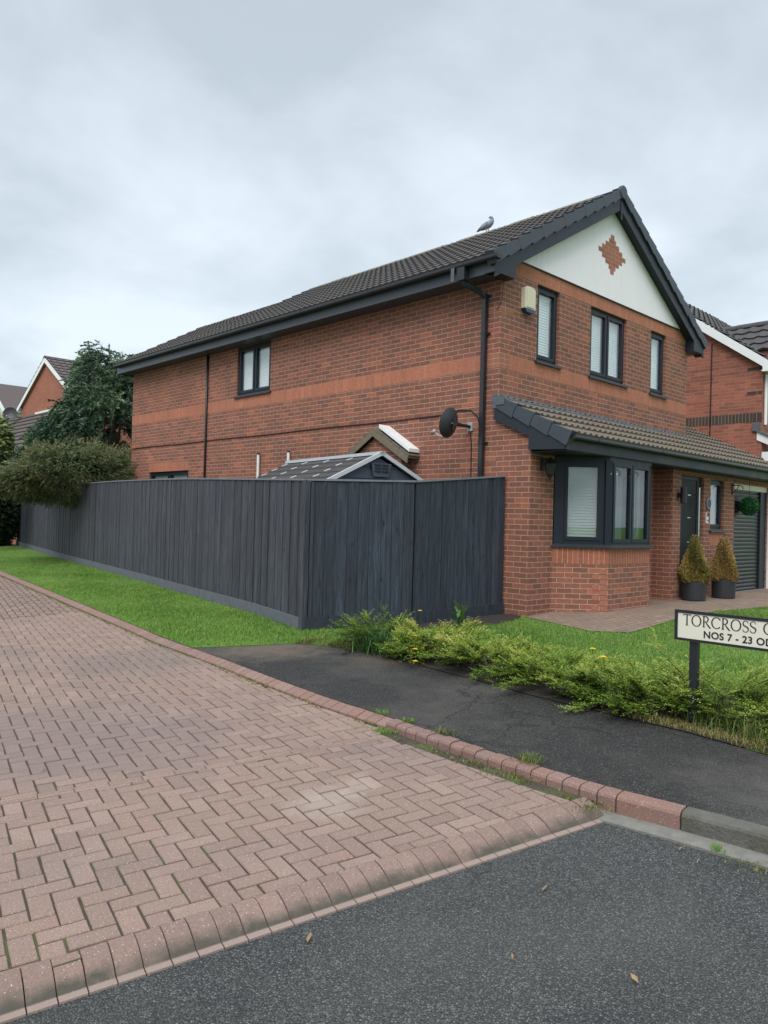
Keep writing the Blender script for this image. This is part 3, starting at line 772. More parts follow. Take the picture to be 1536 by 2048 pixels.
pav_poly = [(-0.12, -0.76), (-0.45, -1.85), (-0.16, -2.22), (1.1, -2.15), (2.6, -2.08), (4.5, -2.35), (9, -2.65), (9, -0.8), (3.7, -0.8), (3.6, -0.5), (0.0, -0.5)]
sheet('front_paving', pav_poly, V, M_GBLOCK, 'tan block paving in front of the bay window and front door', 'paving', 0.008)
SOIL_BED = [(-1.6, 0.03), (-0.02, -0.18), (-0.02, -0.50), (-0.3, -0.66), (-0.8, -0.72), (-1.4, -0.52), (-1.9, -0.2)]
HEDGE_BED = [(-3.28, -1.0), (-3.42, -2.44), (-3.5, -3.0), (-3.55, -3.87), (-3.56, -4.39), (-3.62, -4.81), (-3.67, -5.5), (-3.2, -5.5), (-3.0, -5), (-2.85, -3.2), (-2.55, -1.9), (-2.35, -0.6), (-2.9, -0.75)]
sheet('soil_bed', SOIL_BED, V, M_SOIL, 'bare dark soil at the foot of the front fence panel', 'soil', 0.006)
sheet('hedge_bed', HEDGE_BED, V, M_SOIL, 'bare soil under the low hedge along the path', 'soil', 0.004)

# ------------------------------------------------------------------ grass and leaf meshes
def np_mesh(name, verts, faces, mats, parent=None, tint=None, org=(0, 0, 0), midx=None):
    verts = np.asarray(verts, np.float32) - np.asarray(org, np.float32)
    faces = np.asarray(faces, np.int32); k = faces.shape[1]; nf = len(faces)
    me = bpy.data.meshes.new(name)
    me.vertices.add(len(verts)); me.vertices.foreach_set('co', verts.ravel())
    me.loops.add(nf * k); me.loops.foreach_set('vertex_index', faces.ravel())
    me.polygons.add(nf); me.polygons.foreach_set('loop_start', np.arange(0, nf * k, k, dtype=np.int32))
    for m in (mats if isinstance(mats, (list, tuple)) else [mats]): me.materials.append(m)
    if midx is not None: me.polygons.foreach_set('material_index', np.asarray(midx, np.int32))
    if tint is not None:
        a = me.attributes.new('tint', 'FLOAT', 'POINT'); a.data.foreach_set('value', np.asarray(tint, np.float32))
    me.update(calc_edges=True)
    o = bpy.data.objects.new(name, me); COL.objects.link(o)
    if parent is not None: o.parent = parent
    else: o.location = org
    ORG[o.name] = Vector(org)
    return o
def inside(poly, x, y):
    x = np.asarray(x); y = np.asarray(y); r = np.zeros(len(x), bool)
    for (x0, y0), (x1, y1) in zip(poly, poly[1:] + poly[:1]):
        c = ((y0 > y) != (y1 > y))
        with np.errstate(divide='ignore', invalid='ignore'):
            r ^= c & (x < (x1 - x0) * (y - y0) / (y1 - y0) + x0)
    return r
def blades(P, h, lean, width, tint):
    """P (n,3); bent grass blades of two quads collapsed to three triangles"""
    n = len(P); a = rng.uniform(0, 2 * np.pi, n)
    d = np.stack([np.cos(a), np.sin(a), np.zeros(n)], 1); s_ = np.stack([-np.sin(a), np.cos(a), np.zeros(n)], 1)
    up = np.array([0, 0, 1.0])
    w = width[:, None] / 2
    b0, b1 = P - s_ * w, P + s_ * w
    mid = P + up * (h * 0.6)[:, None] + d * (h * lean * 0.35)[:, None]
    m0, m1 = mid - s_ * w * 0.8, mid + s_ * w * 0.8
    tip = P + up * (h * np.clip(1 - 0.35 * lean, 0.3, 1))[:, None] + d * (h * lean)[:, None]
    v = np.stack([b0, b1, m0, m1, tip], 1).reshape(-1, 3)
    i = np.arange(n)[:, None] * 5
    f = np.concatenate([i + np.array([[0, 1, 3]]), i + np.array([[0, 3, 2]]), i + np.array([[2, 3, 4]])], 0)
    t = np.repeat(tint, 5)
    return v, f, t
def vnoise(x, y, sc, seed=0):
    r = np.random.default_rng(seed); o = np.zeros(len(x))
    for k in range(6):
        a = r.uniform(0, 2 * np.pi); f = sc * r.uniform(0.6, 2.2); ph = r.uniform(0, 6.28)
        o += np.sin((x * np.cos(a) + y * np.sin(a)) * f + ph)
    return o / 6
def scatter_grass(poly, bbox, n, hmean, dens=None, holes=()):
    x = rng.uniform(bbox[0], bbox[1], n); y = rng.uniform(bbox[2], bbox[3], n)
    if dens is not None:
        k = rng.uniform(0, 1, n) < dens(x, y); x, y = x[k], y[k]
    k = inside(poly, x, y)
    for q in holes: k &= ~inside(q, x, y)
    x, y = x[k], y[k]
    z = np.minimum(np.maximum(-9.5, x) * 0.035 - 0.36 + 0.035 * 6.5 + 0.055, -0.03)
    big = vnoise(x, y, 3.2, 3); sm = vnoise(x, y, 11, 5)
    h = hmean * np.clip(rng.normal(1, 0.3, len(x)) + 0.7 * big + 0.5 * sm, 0.3, 2.6)
    t = np.clip(rng.normal(0.45, 0.2, len(x)) + 0.30 * sm - 0.25 * big, 0, 0.95)
    t[rng.uniform(0, 1, len(x)) < 0.03 + 0.35 * np.clip(vnoise(x, y, 2.3, 9) - 0.25, 0, 1)] = 1.0
    return blades(np.stack([x, y, z], 1), h, rng.uniform(0.2, 1.1, len(x)), rng.uniform(0.003, 0.006, len(x)), t)
vx = [p[0] for p in verge_poly]
v_, f_, t_ = scatter_grass(verge_poly, (-4.6, 0.5, -0.8, 20), 420000, 0.032, lambda x, y: np.clip(1.25 - 0.062 * (y + 1), 0.12, 1))
tag(np_mesh('verge_grass', v_, f_, M_GRASS, None, t_), 'bright green grass growing on the verge beside the grey fence', 'grass', kind='stuff')
v_, f_, t_ = scatter_grass(lawn_poly, (-3.7, 8.5, -9, -0.2), 420000, 0.031, None, [SOIL_BED, HEDGE_BED])
tag(np_mesh('lawn_grass', v_, f_, M_GRASSLAWN, None, t_), 'short green grass of the front lawn behind the hedge', 'grass', kind='stuff')
# long dry grass under the sign and rough grass at the fence corner
def patch_blades(spots, n, h, wid, tlo, thi):
    P = []
    for cx, cy, rx, ry, w_ in spots:
        k = int(n * w_); x = rng.normal(cx, rx, k); y = rng.normal(cy, ry, k); P.append(np.stack([x, y], 1))
    P = np.concatenate(P)
    k = P[:, 0] > np.interp(P[:, 1], [q[1] for q in PATH_EDGE[::-1]], [q[0] for q in PATH_EDGE[::-1]]) - 0.03
    k &= ~((P[:, 1] > np.interp(P[:, 0], [-2.92, -1.65, 0], [0.6, -0.02, -0.25])) & (P[:, 0] > -2.92))
    P = P[k]
    z = np.array([V(a) for a in P[:, 0]]); P3 = np.column_stack([P, z]); m = len(P3)
    return blades(P3, h * rng.uniform(0.5, 1.4, m), rng.uniform(0.2, 1.2, m), rng.uniform(wid * 0.6, wid * 1.3, m), rng.uniform(tlo, thi, m))
v_, f_, t_ = patch_blades([(-3.16, -4.55, 0.08, 0.14, 0.7), (-3.36, -5.0, 0.09, 0.2, 0.6), (-3.15, -4.75, 0.15, 0.3, 1.2)], 1100, 0.14, 0.006, 0.15, 0.75)
v2, f2, t2 = patch_blades([(-3.46, -4.25, 0.05, 0.12, 0.7), (-3.50, -4.75, 0.06, 0.3, 2)], 1200, 0.035, 0.006, 0.6, 1.0)
v3, f3, t3 = patch_blades([(-3.25, -0.45, 0.12, 0.12, 1), (-2.95, -0.65, 0.2, 0.1, 1), (-3.5, -0.02, 0.2, 0.03, 0.6)], 700, 0.07, 0.007, 0.3, 0.95)
vv = np.concatenate([v_, v2, v3]); ff = np.concatenate([f_, f2 + len(v_), f3 + len(v_) + len(v2)]); tt = np.concatenate([t_, t2, t3])
tag(np_mesh('rough_grass', vv, ff, M_DRYGRASS, None, tt), 'long half dry grass along the path edge and round the sign post', 'grass', kind='stuff')
# moss along the kerb channel
n = 15000
sv = rng.uniform(s_of_y(-4.6), s_of_y(14), n)
dn = 0.5 + 0.5 * np.sin(sv * 2.3) * np.sin(sv * 5.1 + 1)
yv = np.interp(sv, KP.d, KYS)
k = rng.uniform(0, 1, n) < np.where(yv < -2.7, 0.22 * dn, 0.45 * dn + 0.15 * np.clip((yv + 2) / 8, 0, 1)); sv = sv[k]; yv = yv[k]
xv = np.interp(sv, KP.d, KXS) - np.abs(rng.normal(0, 0.03, len(sv))) - np.where(yv < -2.8, rng.uniform(0, 0.09, len(sv)), 0.0)
zv = -0.36 + 0.035 * (xv + 6.5) - 0.004
v_, f_, t_ = blades(np.stack([xv, yv, zv], 1), rng.uniform(0.006, 0.022, len(sv)), rng.uniform(0.4, 1.6, len(sv)), rng.uniform(0.005, 0.012, len(sv)), rng.uniform(0, 1, len(sv)))
tag(np_mesh('kerb_moss', v_, f_, M_MOSS, None, t_), 'yellow green moss growing in the joint along the red kerb', 'moss', kind='stuff')
#@@PART2@@
# ------------------------------------------------------------------ the brick house
WID, LEN = 6.12, 11.64                     # front width, side length
YM, XE = 8.0, 3.96                         # rear of the main block, width of the rear part
ZB = 3.454                                 # foot of the orange band
EXT = -0.585; POR = -0.92                  # bay wall and porch wall planes
ZE = 4.85                                  # wall head at the eaves
house = thing('brick_house', (0, 0, -0.06), 'two storey red brick house with white gable, dark grey windows and lean-to porch roof', 'house')

def wall(mb, o, t, w, z0, z1, holes=(), depth=0.09, nrm=None, mat=0, rmat=0):
    """vertical wall from o along unit t (2-D), normal nrm outward; holes (a0, a1, z0, z1) get reveals"""
    o = Vector((o[0], o[1], 0)); t3 = Vector((t[0], t[1], 0)); n3 = Vector((nrm[0], nrm[1], 0))
    xs = sorted({0, w} | {h[0] for h in holes} | {h[1] for h in holes}); zs = sorted({z0, z1} | {h[2] for h in holes} | {h[3] for h in holes})
    def P(a, z, d=0.0): return o + t3 * a + Vector((0, 0, z)) - n3 * d
    flip = t3.cross(Vector((0, 0, 1))).dot(n3) < 0
    def F(pts, m=mat):
        mb.face(pts[::-1] if flip else pts, m)
    for a, b in zip(xs, xs[1:]):
        for c, d in zip(zs, zs[1:]):
            if any(h[0] <= a and b <= h[1] and h[2] <= c and d <= h[3] for h in holes): continue
            F([P(a, c), P(b, c), P(b, d), P(a, d)])
    for a, b, c, d in holes:
        F([P(a, c), P(a, c, depth), P(a, d, depth), P(a, d)][::-1], rmat)
        F([P(b, c), P(b, c, depth), P(b, d, depth), P(b, d)], rmat)
        F([P(a, d), P(b, d), P(b, d, depth), P(a, d, depth)], rmat)
        F([P(a, c), P(b, c), P(b, c, depth), P(a, c, depth)][::-1], rmat)

def window(parent, o, t, nrm, w, z0, z1, panes=1, sill=True, blind='white', depth=0.09, fr=0.055, glass=None, sash=True, slats=False, sill_out=0.045, label=None):
    """framed window filling an opening; o is the opening's corner on the wall face"""
    o = Vector((o[0], o[1], 0)); t3 = Vector((t[0], t[1], 0)); n3 = Vector((nrm[0], nrm[1], 0))
    def B(mb, a0, a1, b0, b1, d0, d1, mat=0):      # a along, b up, d depth behind the wall face
        q = o + t3 * a0 + Vector((0, 0, b0)) - n3 * d1
        A, Bv, Cv = t3 * (a1 - a0), n3 * (d1 - d0), Vector((0, 0, b1 - b0))
        if A.cross(Bv).dot(Cv) > 0: mb.obox(q, A, Bv, Cv, mat)
        else: mb.obox(q, Bv, A, Cv, mat)
    m = MB(); zb = z0 + (0.045 if sill else 0.0)
    d0, d1 = depth - 0.045, depth + 0.02
    f = fr
    B(m, 0, w, z1 - f, z1, d0, d1); B(m, 0, w, zb, zb + f, d0, d1)
    B(m, 0, f, zb + f, z1 - f, d0, d1); B(m, w - f, w, zb + f, z1 - f, d0, d1)
    pw = (w - f * (panes + 1)) / panes
    for k in range(1, panes):
        a = k * (pw + f); B(m, a, a + f, zb + f, z1 - f, d0, d1)
    holes = []
    for k in range(panes):
        a = f + k * (pw + f)
        if sash:
            e = 0.05; y0, y1 = d0 - 0.014, d1 - 0.012; g_ = 0.012
            aa, ab, ba, bb = a - g_, a + pw + g_, zb + f - g_, z1 - f + g_
            B(m, aa, ab, bb - e, bb, y0, y1); B(m, aa, ab, ba, ba + e, y0, y1)
            B(m, aa, aa + e, ba + e, bb - e, y0, y1); B(m, ab - e, ab, ba + e, bb - e, y0, y1)
            holes.append((aa + e, ab - e, ba + e, bb - e))
        else: holes.append((a, a + pw, zb + f, z1 - f))
    win = m.build('window', M_FRAME, parent)
    if label: win['label'] = label
    for a0, a1, b0, b1 in holes:
        p = MB(); B(p, a0, a1, b0, b1, d0 + 0.016, d0 + 0.022); p.build('pane', glass or M_GLASS, win)
        if blind:
            p = MB()
            if slats:
                k = b0; pit = 0.032
                while k < b1 - 0.005:
                    q = o + t3 * a0 + Vector((0, 0, k)) - n3 * (d1 + 0.045)
                    p.face([q, q + t3 * (a1 - a0), q + t3 * (a1 - a0) + Vector((0, 0, 0.030)) - n3 * 0.012, q + Vector((0, 0, 0.030)) - n3 * 0.012])
                    k += pit
            else:
                k = b0; pit = 0.042
                while k < b1 - 0.004:
                    q = o + t3 * a0 + Vector((0, 0, k)) - n3 * (d1 + 0.006)
                    kk = min(pit, b1 - k)
                    p.face([q, q + t3 * (a1 - a0), q + t3 * (a1 - a0) + Vector((0, 0, kk)) - n3 * 0.010, q + Vector((0, 0, kk)) - n3 * 0.010])
                    p.face([q + Vector((0, 0, kk)) - n3 * 0.010, q + t3 * (a1 - a0) + Vector((0, 0, kk)) - n3 * 0.010, q + t3 * (a1 - a0) + Vector((0, 0, kk)), q + Vector((0, 0, kk))])
                    k += pit
            p.build('blind', M_BLINDGREY if blind == 'grey' else M_BLIND, win)
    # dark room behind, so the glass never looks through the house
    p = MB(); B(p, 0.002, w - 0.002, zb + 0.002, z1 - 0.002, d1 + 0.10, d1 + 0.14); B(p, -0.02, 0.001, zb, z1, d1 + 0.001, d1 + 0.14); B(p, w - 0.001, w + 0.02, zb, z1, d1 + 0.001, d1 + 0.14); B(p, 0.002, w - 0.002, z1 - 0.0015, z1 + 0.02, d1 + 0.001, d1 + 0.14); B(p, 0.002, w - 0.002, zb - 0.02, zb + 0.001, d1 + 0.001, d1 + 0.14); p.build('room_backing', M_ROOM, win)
    if sill:
        p = MB(); e = 0.05 if sill_out > 0 else 0
        B(p, -e, w + e, z0 - 0.012, z0 + 0.022, -sill_out, depth); B(p, 0, w, z0 + 0.022, z0 + 0.045, 0.012, depth)
        p.build('sill', M_SILL, win)
    return win

# side wall (x = 0), running back from the bay wall to the rear
sw = MB()
SIDEWIN = (5.66, 6.86, 3.685, 4.735); LOWWIN = (8.75, 10.64, 1.2, 2.225)
wall(sw, (0, 0), (0, 1), LEN, -0.3, ZE, [SIDEWIN, LOWWIN], nrm=(-1, 0))
sw.face([(0, 0, -0.3), (0, 0, 2.80), (0, EXT, 2.48), (0, EXT, -0.3)][::-1])
sw.build('wall', M_BRICK, house)
fw = MB()
FW = [(0.912, 1.512, 3.68, 4.88), (2.452, 3.652, 3.68, 4.88), (4.577, 5.177, 3.68, 4.88)]
wall(fw, (0, 0), (1, 0), WID, 2.3, 5.10, FW, nrm=(0, -1))
fw.build('wall', M_BRICK, house)
bw_ = MB()
wall(bw_, (WID, 0), (0, 1), YM, -0.3, ZE, nrm=(1, 0)); wall(bw_, (XE, YM), (1, 0), WID - XE, -0.3, ZE, nrm=(0, 1))
wall(bw_, (0, LEN), (1, 0), XE, -0.3, ZE, nrm=(0, 1)); wall(bw_, (XE, YM), (0, 1), LEN - YM, -0.3, ZE, nrm=(1, 0))
bw_.face([(0, YM, ZE), (WID, YM, ZE), (WID / 2, YM, ZE + 1.85)][::-1]); bw_.face([(0, LEN, ZE), (XE, LEN, ZE), (XE / 2, LEN, ZE + 1.15)][::-1])
bw_.build('wall', M_BRICK, house)
# orange bands (proud strips)
PR = 0.004
bd = MB()
def strip(mb, o, t, nrm, w, z0, z1, mat, holes=(), pr=PR, base=0.0):
    o = Vector((o[0], o[1], 0)); t3 = Vector((t[0], t[1], 0)); n3 = Vector((nrm[0], nrm[1], 0)) * pr
    P = [o + n3 + Vector((0, 0, z0)), o + n3 + t3 * w + Vector((0, 0, z0)), o + n3 + t3 * w + Vector((0, 0, z1)), o + n3 + Vector((0, 0, z1))]
    uv = [(0, 0), (w, 0), (w, z1 - z0), (0, z1 - z0)]
    if t3.cross(Vector((0, 0, 1))).dot(n3) < 0: P.reverse(); uv.reverse()
    mb.face(P, mat, uv)
    for a, b in ((0, 1), (1, 2), (2, 3), (3, 0)):
        mb.face([P[b], P[a], P[a] - n3, P[b] - n3], mat)
strip(bd, (0, 0.225), (0, 1), (-1, 0), YM - 0.02 - 0.225, ZB, ZB + 0.225, 0)
strip(bd, (0, YM + 0.02), (0, 1), (-1, 0), LEN - YM - 0.02, ZB, ZB + 0.225, 0)
strip(bd, (0.225, 0), (1, 0), (0, -1), WID - 0.225, ZB, ZB + 0.225, 0)
strip(bd, (0.225, 0), (1, 0), (0, -1), WID - 0.225, 4.885, 5.105, 0)
strip(bd, (8.755, 0), (0, 1), (-1, 0), 0, 0, 0, 0) if False else None
strip(bd, (0, 8.75), (0, 1), (-1, 0), 1.89, 2.225, 2.44, 0)
# quoin bricks at the corner: three courses in the band, single courses above and below
for z in (ZB, ZB + 0.0752, ZB + 0.1504):
    strip(bd, (0, 0), (0, 1), (-1, 0), 0.225, z, z + 0.0745, 1); strip(bd, (0, 0), (1, 0), (0, -1), 0.225, z, z + 0.0745, 1)
strip(bd, (0, 0), (1, 0), (0, -1), 0.3, ZB + 0.825, ZB + 0.9, 1); strip(bd, (0, 0), (0, 1), (-1, 0), 0.34, ZB + 0.825, ZB + 0.9, 1)
strip(bd, (0, 0), (1, 0), (0, -1), 0.225, 4.96, 5.03, 1)
for y, z in ((YM + 0.03, 4.10), (YM - 0.42, 4.13), (YM - 0.48, 3.02), (YM - 0.4, 2.36), (LEN - 0.24, 4.10), (LEN - 0.24, 2.85), (LEN - 0.24, 2.33), (0.02, 2.10), (0.1, 1.72)):
    strip(bd, (0, y), (0, 1), (-1, 0), 0.225, z, z + 0.07, 1)
bd.build('brick_band', [M_SOLDIER, M_QUOIN], house)
# ground floor wall of the bay, the pier, the porch wall
gw = MB()
wall(gw, (0, EXT), (1, 0), 0.58, -0.3, 2.3, nrm=(0, -1)); wall(gw, (2.98, EXT), (1, 0), 3.645 - 2.98, -0.3, 2.3, nrm=(0, -1))
wall(gw, (0.58, EXT + 0.0), (1, 0), 2.4, 2.12, 2.3, nrm=(0, -1))
wall(gw, (3.645, POR), (0, 1), EXT - POR, -0.3, 2.3, nrm=(-1, 0))
DOOR = (3.957, 4.885, 0.03, 2.12); PWIN = (5.18, 5.785, 1.15, 2.11); GAR = (6.28, 8.03, -0.03, 2.09)
wall(gw, (3.645, POR), (1, 0), 8.5 - 3.645, -0.3, 2.3, [(DOOR[0] - 3.645, DOOR[1] - 3.645, DOOR[2], DOOR[3]), (PWIN[0] - 3.645, PWIN[1] - 3.645, PWIN[2], PWIN[3]), (GAR[0] - 3.645, GAR[1] - 3.645, GAR[2], GAR[3])], depth=0.1, nrm=(0, -1))
gw.build('wall', M_BRICK, house)
# windows of the house
window(house, (0, SIDEWIN[0]), (0, 1), (-1, 0), SIDEWIN[1] - SIDEWIN[0], SIDEWIN[2], SIDEWIN[3], 2, label='side window with two panes and pale blinds')
window(house, (0, LOWWIN[0]), (0, 1), (-1, 0), LOWWIN[1] - LOWWIN[0], LOWWIN[2], LOWWIN[3], 2, label='low side window showing only its head above the fence')
for h in FW:
    window(house, (h[0], 0), (1, 0), (0, -1), h[1] - h[0], h[2], h[3], 2 if h[1] - h[0] > 1 else 1, depth=0.095)
window(house, (PWIN[0], POR), (1, 0), (0, -1), PWIN[1] - PWIN[0], PWIN[2], PWIN[3], 1, blind='grey', depth=0.1, label='narrow frosted window beside the front door')
sb = MB(); strip(sb, (PWIN[0], POR), (1, 0), (0, -1), PWIN[1] - PWIN[0], PWIN[2] - 0.26, PWIN[2] - 0.02, 0); sb.build('brick_band', M_SOLDIER, house)
# white gable with its brick diamond
gp = MB()
ga, gb, gz0 = 0.20, WID - 0.20, 5.107
gp.prism([(0.15, -0.022, gz0), (WID - 0.15, -0.022, gz0), (WID / 2, -0.022, gz0 + 1.68)], (0, 0.03, 0))
gp.box((0.1, -0.028, gz0 - 0.012), (WID - 0.1, -0.0, gz0 + 0.004), 1)
gpo = gp.build('gable_panel', [M_RENDER, M_BLACK], house)
dm = MB(); rows = [1, 1, 3, 5, 7, 5, 3, 1, 1]; hw = 0.1125
prof_ = [0.5, 1, 2, 3, 4, 3, 2, 1, 0.5]; hgt = 0.0755
z = 5.552
for i, k in enumerate(prof_):
    w_ = 0.9 * k / 4
    dm.box((WID / 2 - w_ / 2, -0.0275, z + i * hgt + 0.001), (WID / 2 + w_ / 2, -0.019, z + (i + 1) * hgt - 0.001))
dm.build('brick_diamond', M_QUOIN, gpo)

# ---- roofs: tiled slopes as real courses
def tile_slope(mb, o, along, up, length, run, gauge=0.33, per=0.15, amp=0.016, step=0.022, mat=0, x_cut=None, flip=False, res=8, cut=None):
    """o: eaves corner, along: unit vector on the eaves, up: unit vector up the slope, run: slope length"""
    o, along, up = Vector(o), Vector(along).normalized(), Vector(up).normalized()
    n = along.cross(up).normalized()
    if n.z < 0: n = -n
    nc = max(1, math.ceil(run / gauge)); nx = max(2, int(length / per * res))
    for c in range(nc):
        r0, r1 = c * gauge, min((c + 1) * gauge, run)
        a0, a1 = 0.0, length
        if cut: a0, a1 = cut((r0 + r1) / 2)
        i0 = len(mb.v); cols = 0
        for i in range(nx + 1):
            x = a0 + (a1 - a0) * i / nx
            ph = (x / per) % 1.0
            # roll: half the width raised, half a flat pan
            hh = amp * (math.sin(ph * 2 * math.pi) * 0.5 + 0.5) ** 1.6
            jit = 0.0
            mb.v += [o + along * x + up * r0 + n * (hh - 0.018), o + along * x + up * r0 + n * (hh + step), o + along * x + up * (r1 + 0.02) + n * (hh * 0.9 - 0.003)]
            cols += 1
        for i in range(nx):
            for j in (0, 1):
                q = [i0 + i * 3 + j, i0 + (i + 1) * 3 + j, i0 + (i + 1) * 3 + j + 1, i0 + i * 3 + j + 1]
                if flip: q.reverse()
                mb.f.append(q); mb.m.append(mat); mb.uv += [(0, 0)] * 4
PITCH_T = 0.577; TH = math.atan(PITCH_T); CT, ST = math.cos(TH), math.sin(TH)
EX = -0.42                                     # eaves overhang
ZT = 4.965                                     # tile surface at the eaves edge
def roof_z(x): return ZT + (x - EX) * PITCH_T
RX = WID / 2
RUN = (RX - EX) / CT
YF = -0.20                                     # front verge
rf = MB()
tile_slope(rf, (EX, YF + 0.02, ZT), (0, 1, 0), (CT, 0, ST), YM + 0.28 - YF - 0.02, RUN, flip=True)
tile_slope(rf, (WID - EX, YF + 0.02, ZT), (0, 1, 0), (-CT, 0, ST), YM + 0.28 - YF - 0.02, RUN)
RXE = 1.98
RUNE = (RXE - EX) / CT
tile_slope(rf, (EX, YM + 0.28, ZT), (0, 1, 0), (CT, 0, ST), LEN + 0.22 - YM - 0.28, RUNE, flip=True)
tile_slope(rf, (2 * RXE - EX, YM + 0.0, ZT), (0, 1, 0), (-CT, 0, ST), LEN + 0.22 - YM, RUNE)
roof = rf.build('roof', M_TILE, house)
# underside so no light leaks
ru = MB()
for x0, xr, y0, y1 in ((EX, RX, YF + 0.05, YM + 0.2), (EX, RXE, YM + 0.2, LEN + 0.15)):
    ru.face([(x0 + 0.05, y0, ZT - 0.03), (xr, y0, ZT - 0.03 + (xr - x0 - 0.05) * PITCH_T), (xr, y1, ZT - 0.03 + (xr - x0 - 0.05) * PITCH_T), (x0 + 0.05, y1, ZT - 0.03)])
    xm = 2 * xr - x0
    ru.face([(xr, y0, ZT - 0.03 + (xr - x0 - 0.05) * PITCH_T), (xm - 0.05, y0, ZT - 0.03), (xm - 0.05, y1, ZT - 0.03), (xr, y1, ZT - 0.03 + (xr - x0 - 0.05) * PITCH_T)])
ru.build('roof_lining', M_FASCIA, roof)
# ridge tiles
def ridge(parent, p0, p1, r=0.125, seg=0.45, mat=None, name='ridge_tiles', drop=0.098, first=None):
    m = MB(); p0, p1 = Vector(p0), Vector(p1); L_ = (p1 - p0).length; d = (p1 - p0) / L_; sd_ = d.cross(Vector((0, 0, 1))).normalized()
    k = 0; s_ = 0.0
    while s_ < L_ - 0.01:
        e = min(s_ + seg, L_); j = 0.004 * math.sin(k * 3.7); rr = r * (1 + 0.03 * math.sin(k * 2.1))
        rings = []
        for q, rad in ((s_ + 0.004, rr * 1.02), (s_ + 0.05, rr * 1.02), (s_ + 0.055, rr), (e, rr)):
            ring = []
            for a in range(11):
                th = math.pi * a / 10
                ring.append(p0 + d * q + sd_ * (math.cos(th) * rad) + Vector((0, 0, math.sin(th) * rad * 0.95 - drop + j)))
            rings.append(ring)
        mi = 1 if (first and k == 0) else 0
        for A, B in zip(rings, rings[1:]):
            for i in range(10): m.face([A[i], A[i + 1], B[i + 1], B[i]], mi)
        m.face(rings[0][::-1], mi); m.face(rings[-1], mi)
        s_ = e; k += 1
    return m.build(name, [mat or M_RIDGE] + ([first] if first else []), parent, merge=True)
zr = roof_z(RX)
ridge(roof, (RX, YF, zr), (RX, YM + 0.3, zr), first=M_VERGE)
ridge(roof, (RXE, YM + 0.3, roof_z(RXE)), (RXE, LEN + 0.24, roof_z(RXE)))
rd = MB(); rd.lathe((RX, YF - 0.015, zr - 0.055), [(0.001, -0.012), (0.105, -0.012), (0.118, 0.0), (0.118, 0.05), (0.001, 0.05)], 20, ax=(0, 1, 0)); rd.build('ridge_end', M_VERGE, roof)
# front verge units, stepping up both slopes, and the bargeboards below
vg = MB()
def verge(mb, foot, up, run, y, thick=0.135, gauge=0.33, side=1):
    up = Vector(up).normalized(); foot = Vector(foot)
    n = Vector((-up.z * side, 0, up.x * side)); n = n if n.z > 0 else -n
    k = 0; s_ = -0.03
    while s_ < run - 0.05:
        e = min(s_ + gauge + 0.02, run)
        l0, l1 = 0.052 - 0.0, 0.026
        q = [foot + up * s_ + n * l0, foot + up * e + n * l1, foot + up * e - n * (thick - 0.028), foot + up * s_ - n * (thick - 0.0)]
        yy = y - 0.012
        P = [Vector((p.x, yy, p.z)) for p in q]
        if side < 0: P.reverse()
        Bk = [p + Vector((0, 0.16, 0)) for p in P]
        # the front face leans: lower end proud
        mb.face(P); mb.face(Bk[::-1])
        for i in range(4):
            j = (i + 1) % 4; mb.face([P[j], P[i], Bk[i], Bk[j]])
        s_ += gauge; k += 1
        y += 0.0015 if k % 2 else -0.0015
verge(vg, (EX, 0, ZT), (CT, 0, ST), RUN, YF, side=1); verge(vg, (WID - EX, 0, ZT), (-CT, 0, ST), RUN, YF, side=-1)
vg.build('verge_tiles', M_VERGE, roof, merge=True)
bg_ = MB()
def barge(mb, x0, z0, x1, z1, y0, y1, h):
    P = [(x0, y0, z0), (x1, y0, z1), (x1, y0, z1 - h), (x0, y0, z0 - h)]
    if x1 > x0: P = P[::-1]
    mb.prism(P, (0, y1 - y0, 0)) if x1 < x0 else mb.prism(P, (0, y1 - y0, 0))
off = 0.10
zb0 = ZT - off + 0.06 * PITCH_T
barge(bg_, EX + 0.06, zb0, RX, zb0 + (RX - EX - 0.06) * PITCH_T, YF + 0.025, YF + 0.05, 0.245)
barge(bg_, WID - EX - 0.06, zb0, RX, zb0 + (RX - EX - 0.06) * PITCH_T, YF + 0.0255, YF + 0.0505, 0.245)
# sloping soffits behind the bargeboards, boxed eaves ends, finial
for sx, x0 in ((1, EX + 0.06), (-1, WID - EX - 0.06)):
    zl = zb0 - 0.245 + 0.03
    P = [(x0, YF + 0.05, zl), (RX, YF + 0.05, zl + (RX - EX - 0.06) * PITCH_T), (RX, 0.0, zl + (RX - EX - 0.06) * PITCH_T), (x0, 0.0, zl)]
    bg_.face(P if sx < 0 else P[::-1])
    xs_ = sorted((x0 - 0.005 * sx, x0 + 0.46 * sx))
    P2 = [(xs_[0], YF + 0.022, 4.73), (xs_[1], YF + 0.022, 4.73), (xs_[1], YF + 0.022, 4.83 if sx > 0 else 4.83), (xs_[0], YF + 0.022, 4.83)]
    a, b = x0 - 0.004 * sx, x0 + 0.46 * sx
    poly = [(a, YF + 0.0225, 4.725), (b, YF + 0.0225, 4.725), (b, YF + 0.0225, zl + 0.46 * PITCH_T + 0.04), (a, YF + 0.0225, zl + 0.05)]
    if sx < 0: poly.reverse()
    bg_.prism(poly[::-1], (0, 0.2, 0))
bg_.box((RX - 0.02, YF + 0.012, zr - 0.52), (RX + 0.02, YF + 0.024, zr - 0.22))
bg_.build('bargeboard', M_FASCIA, house)
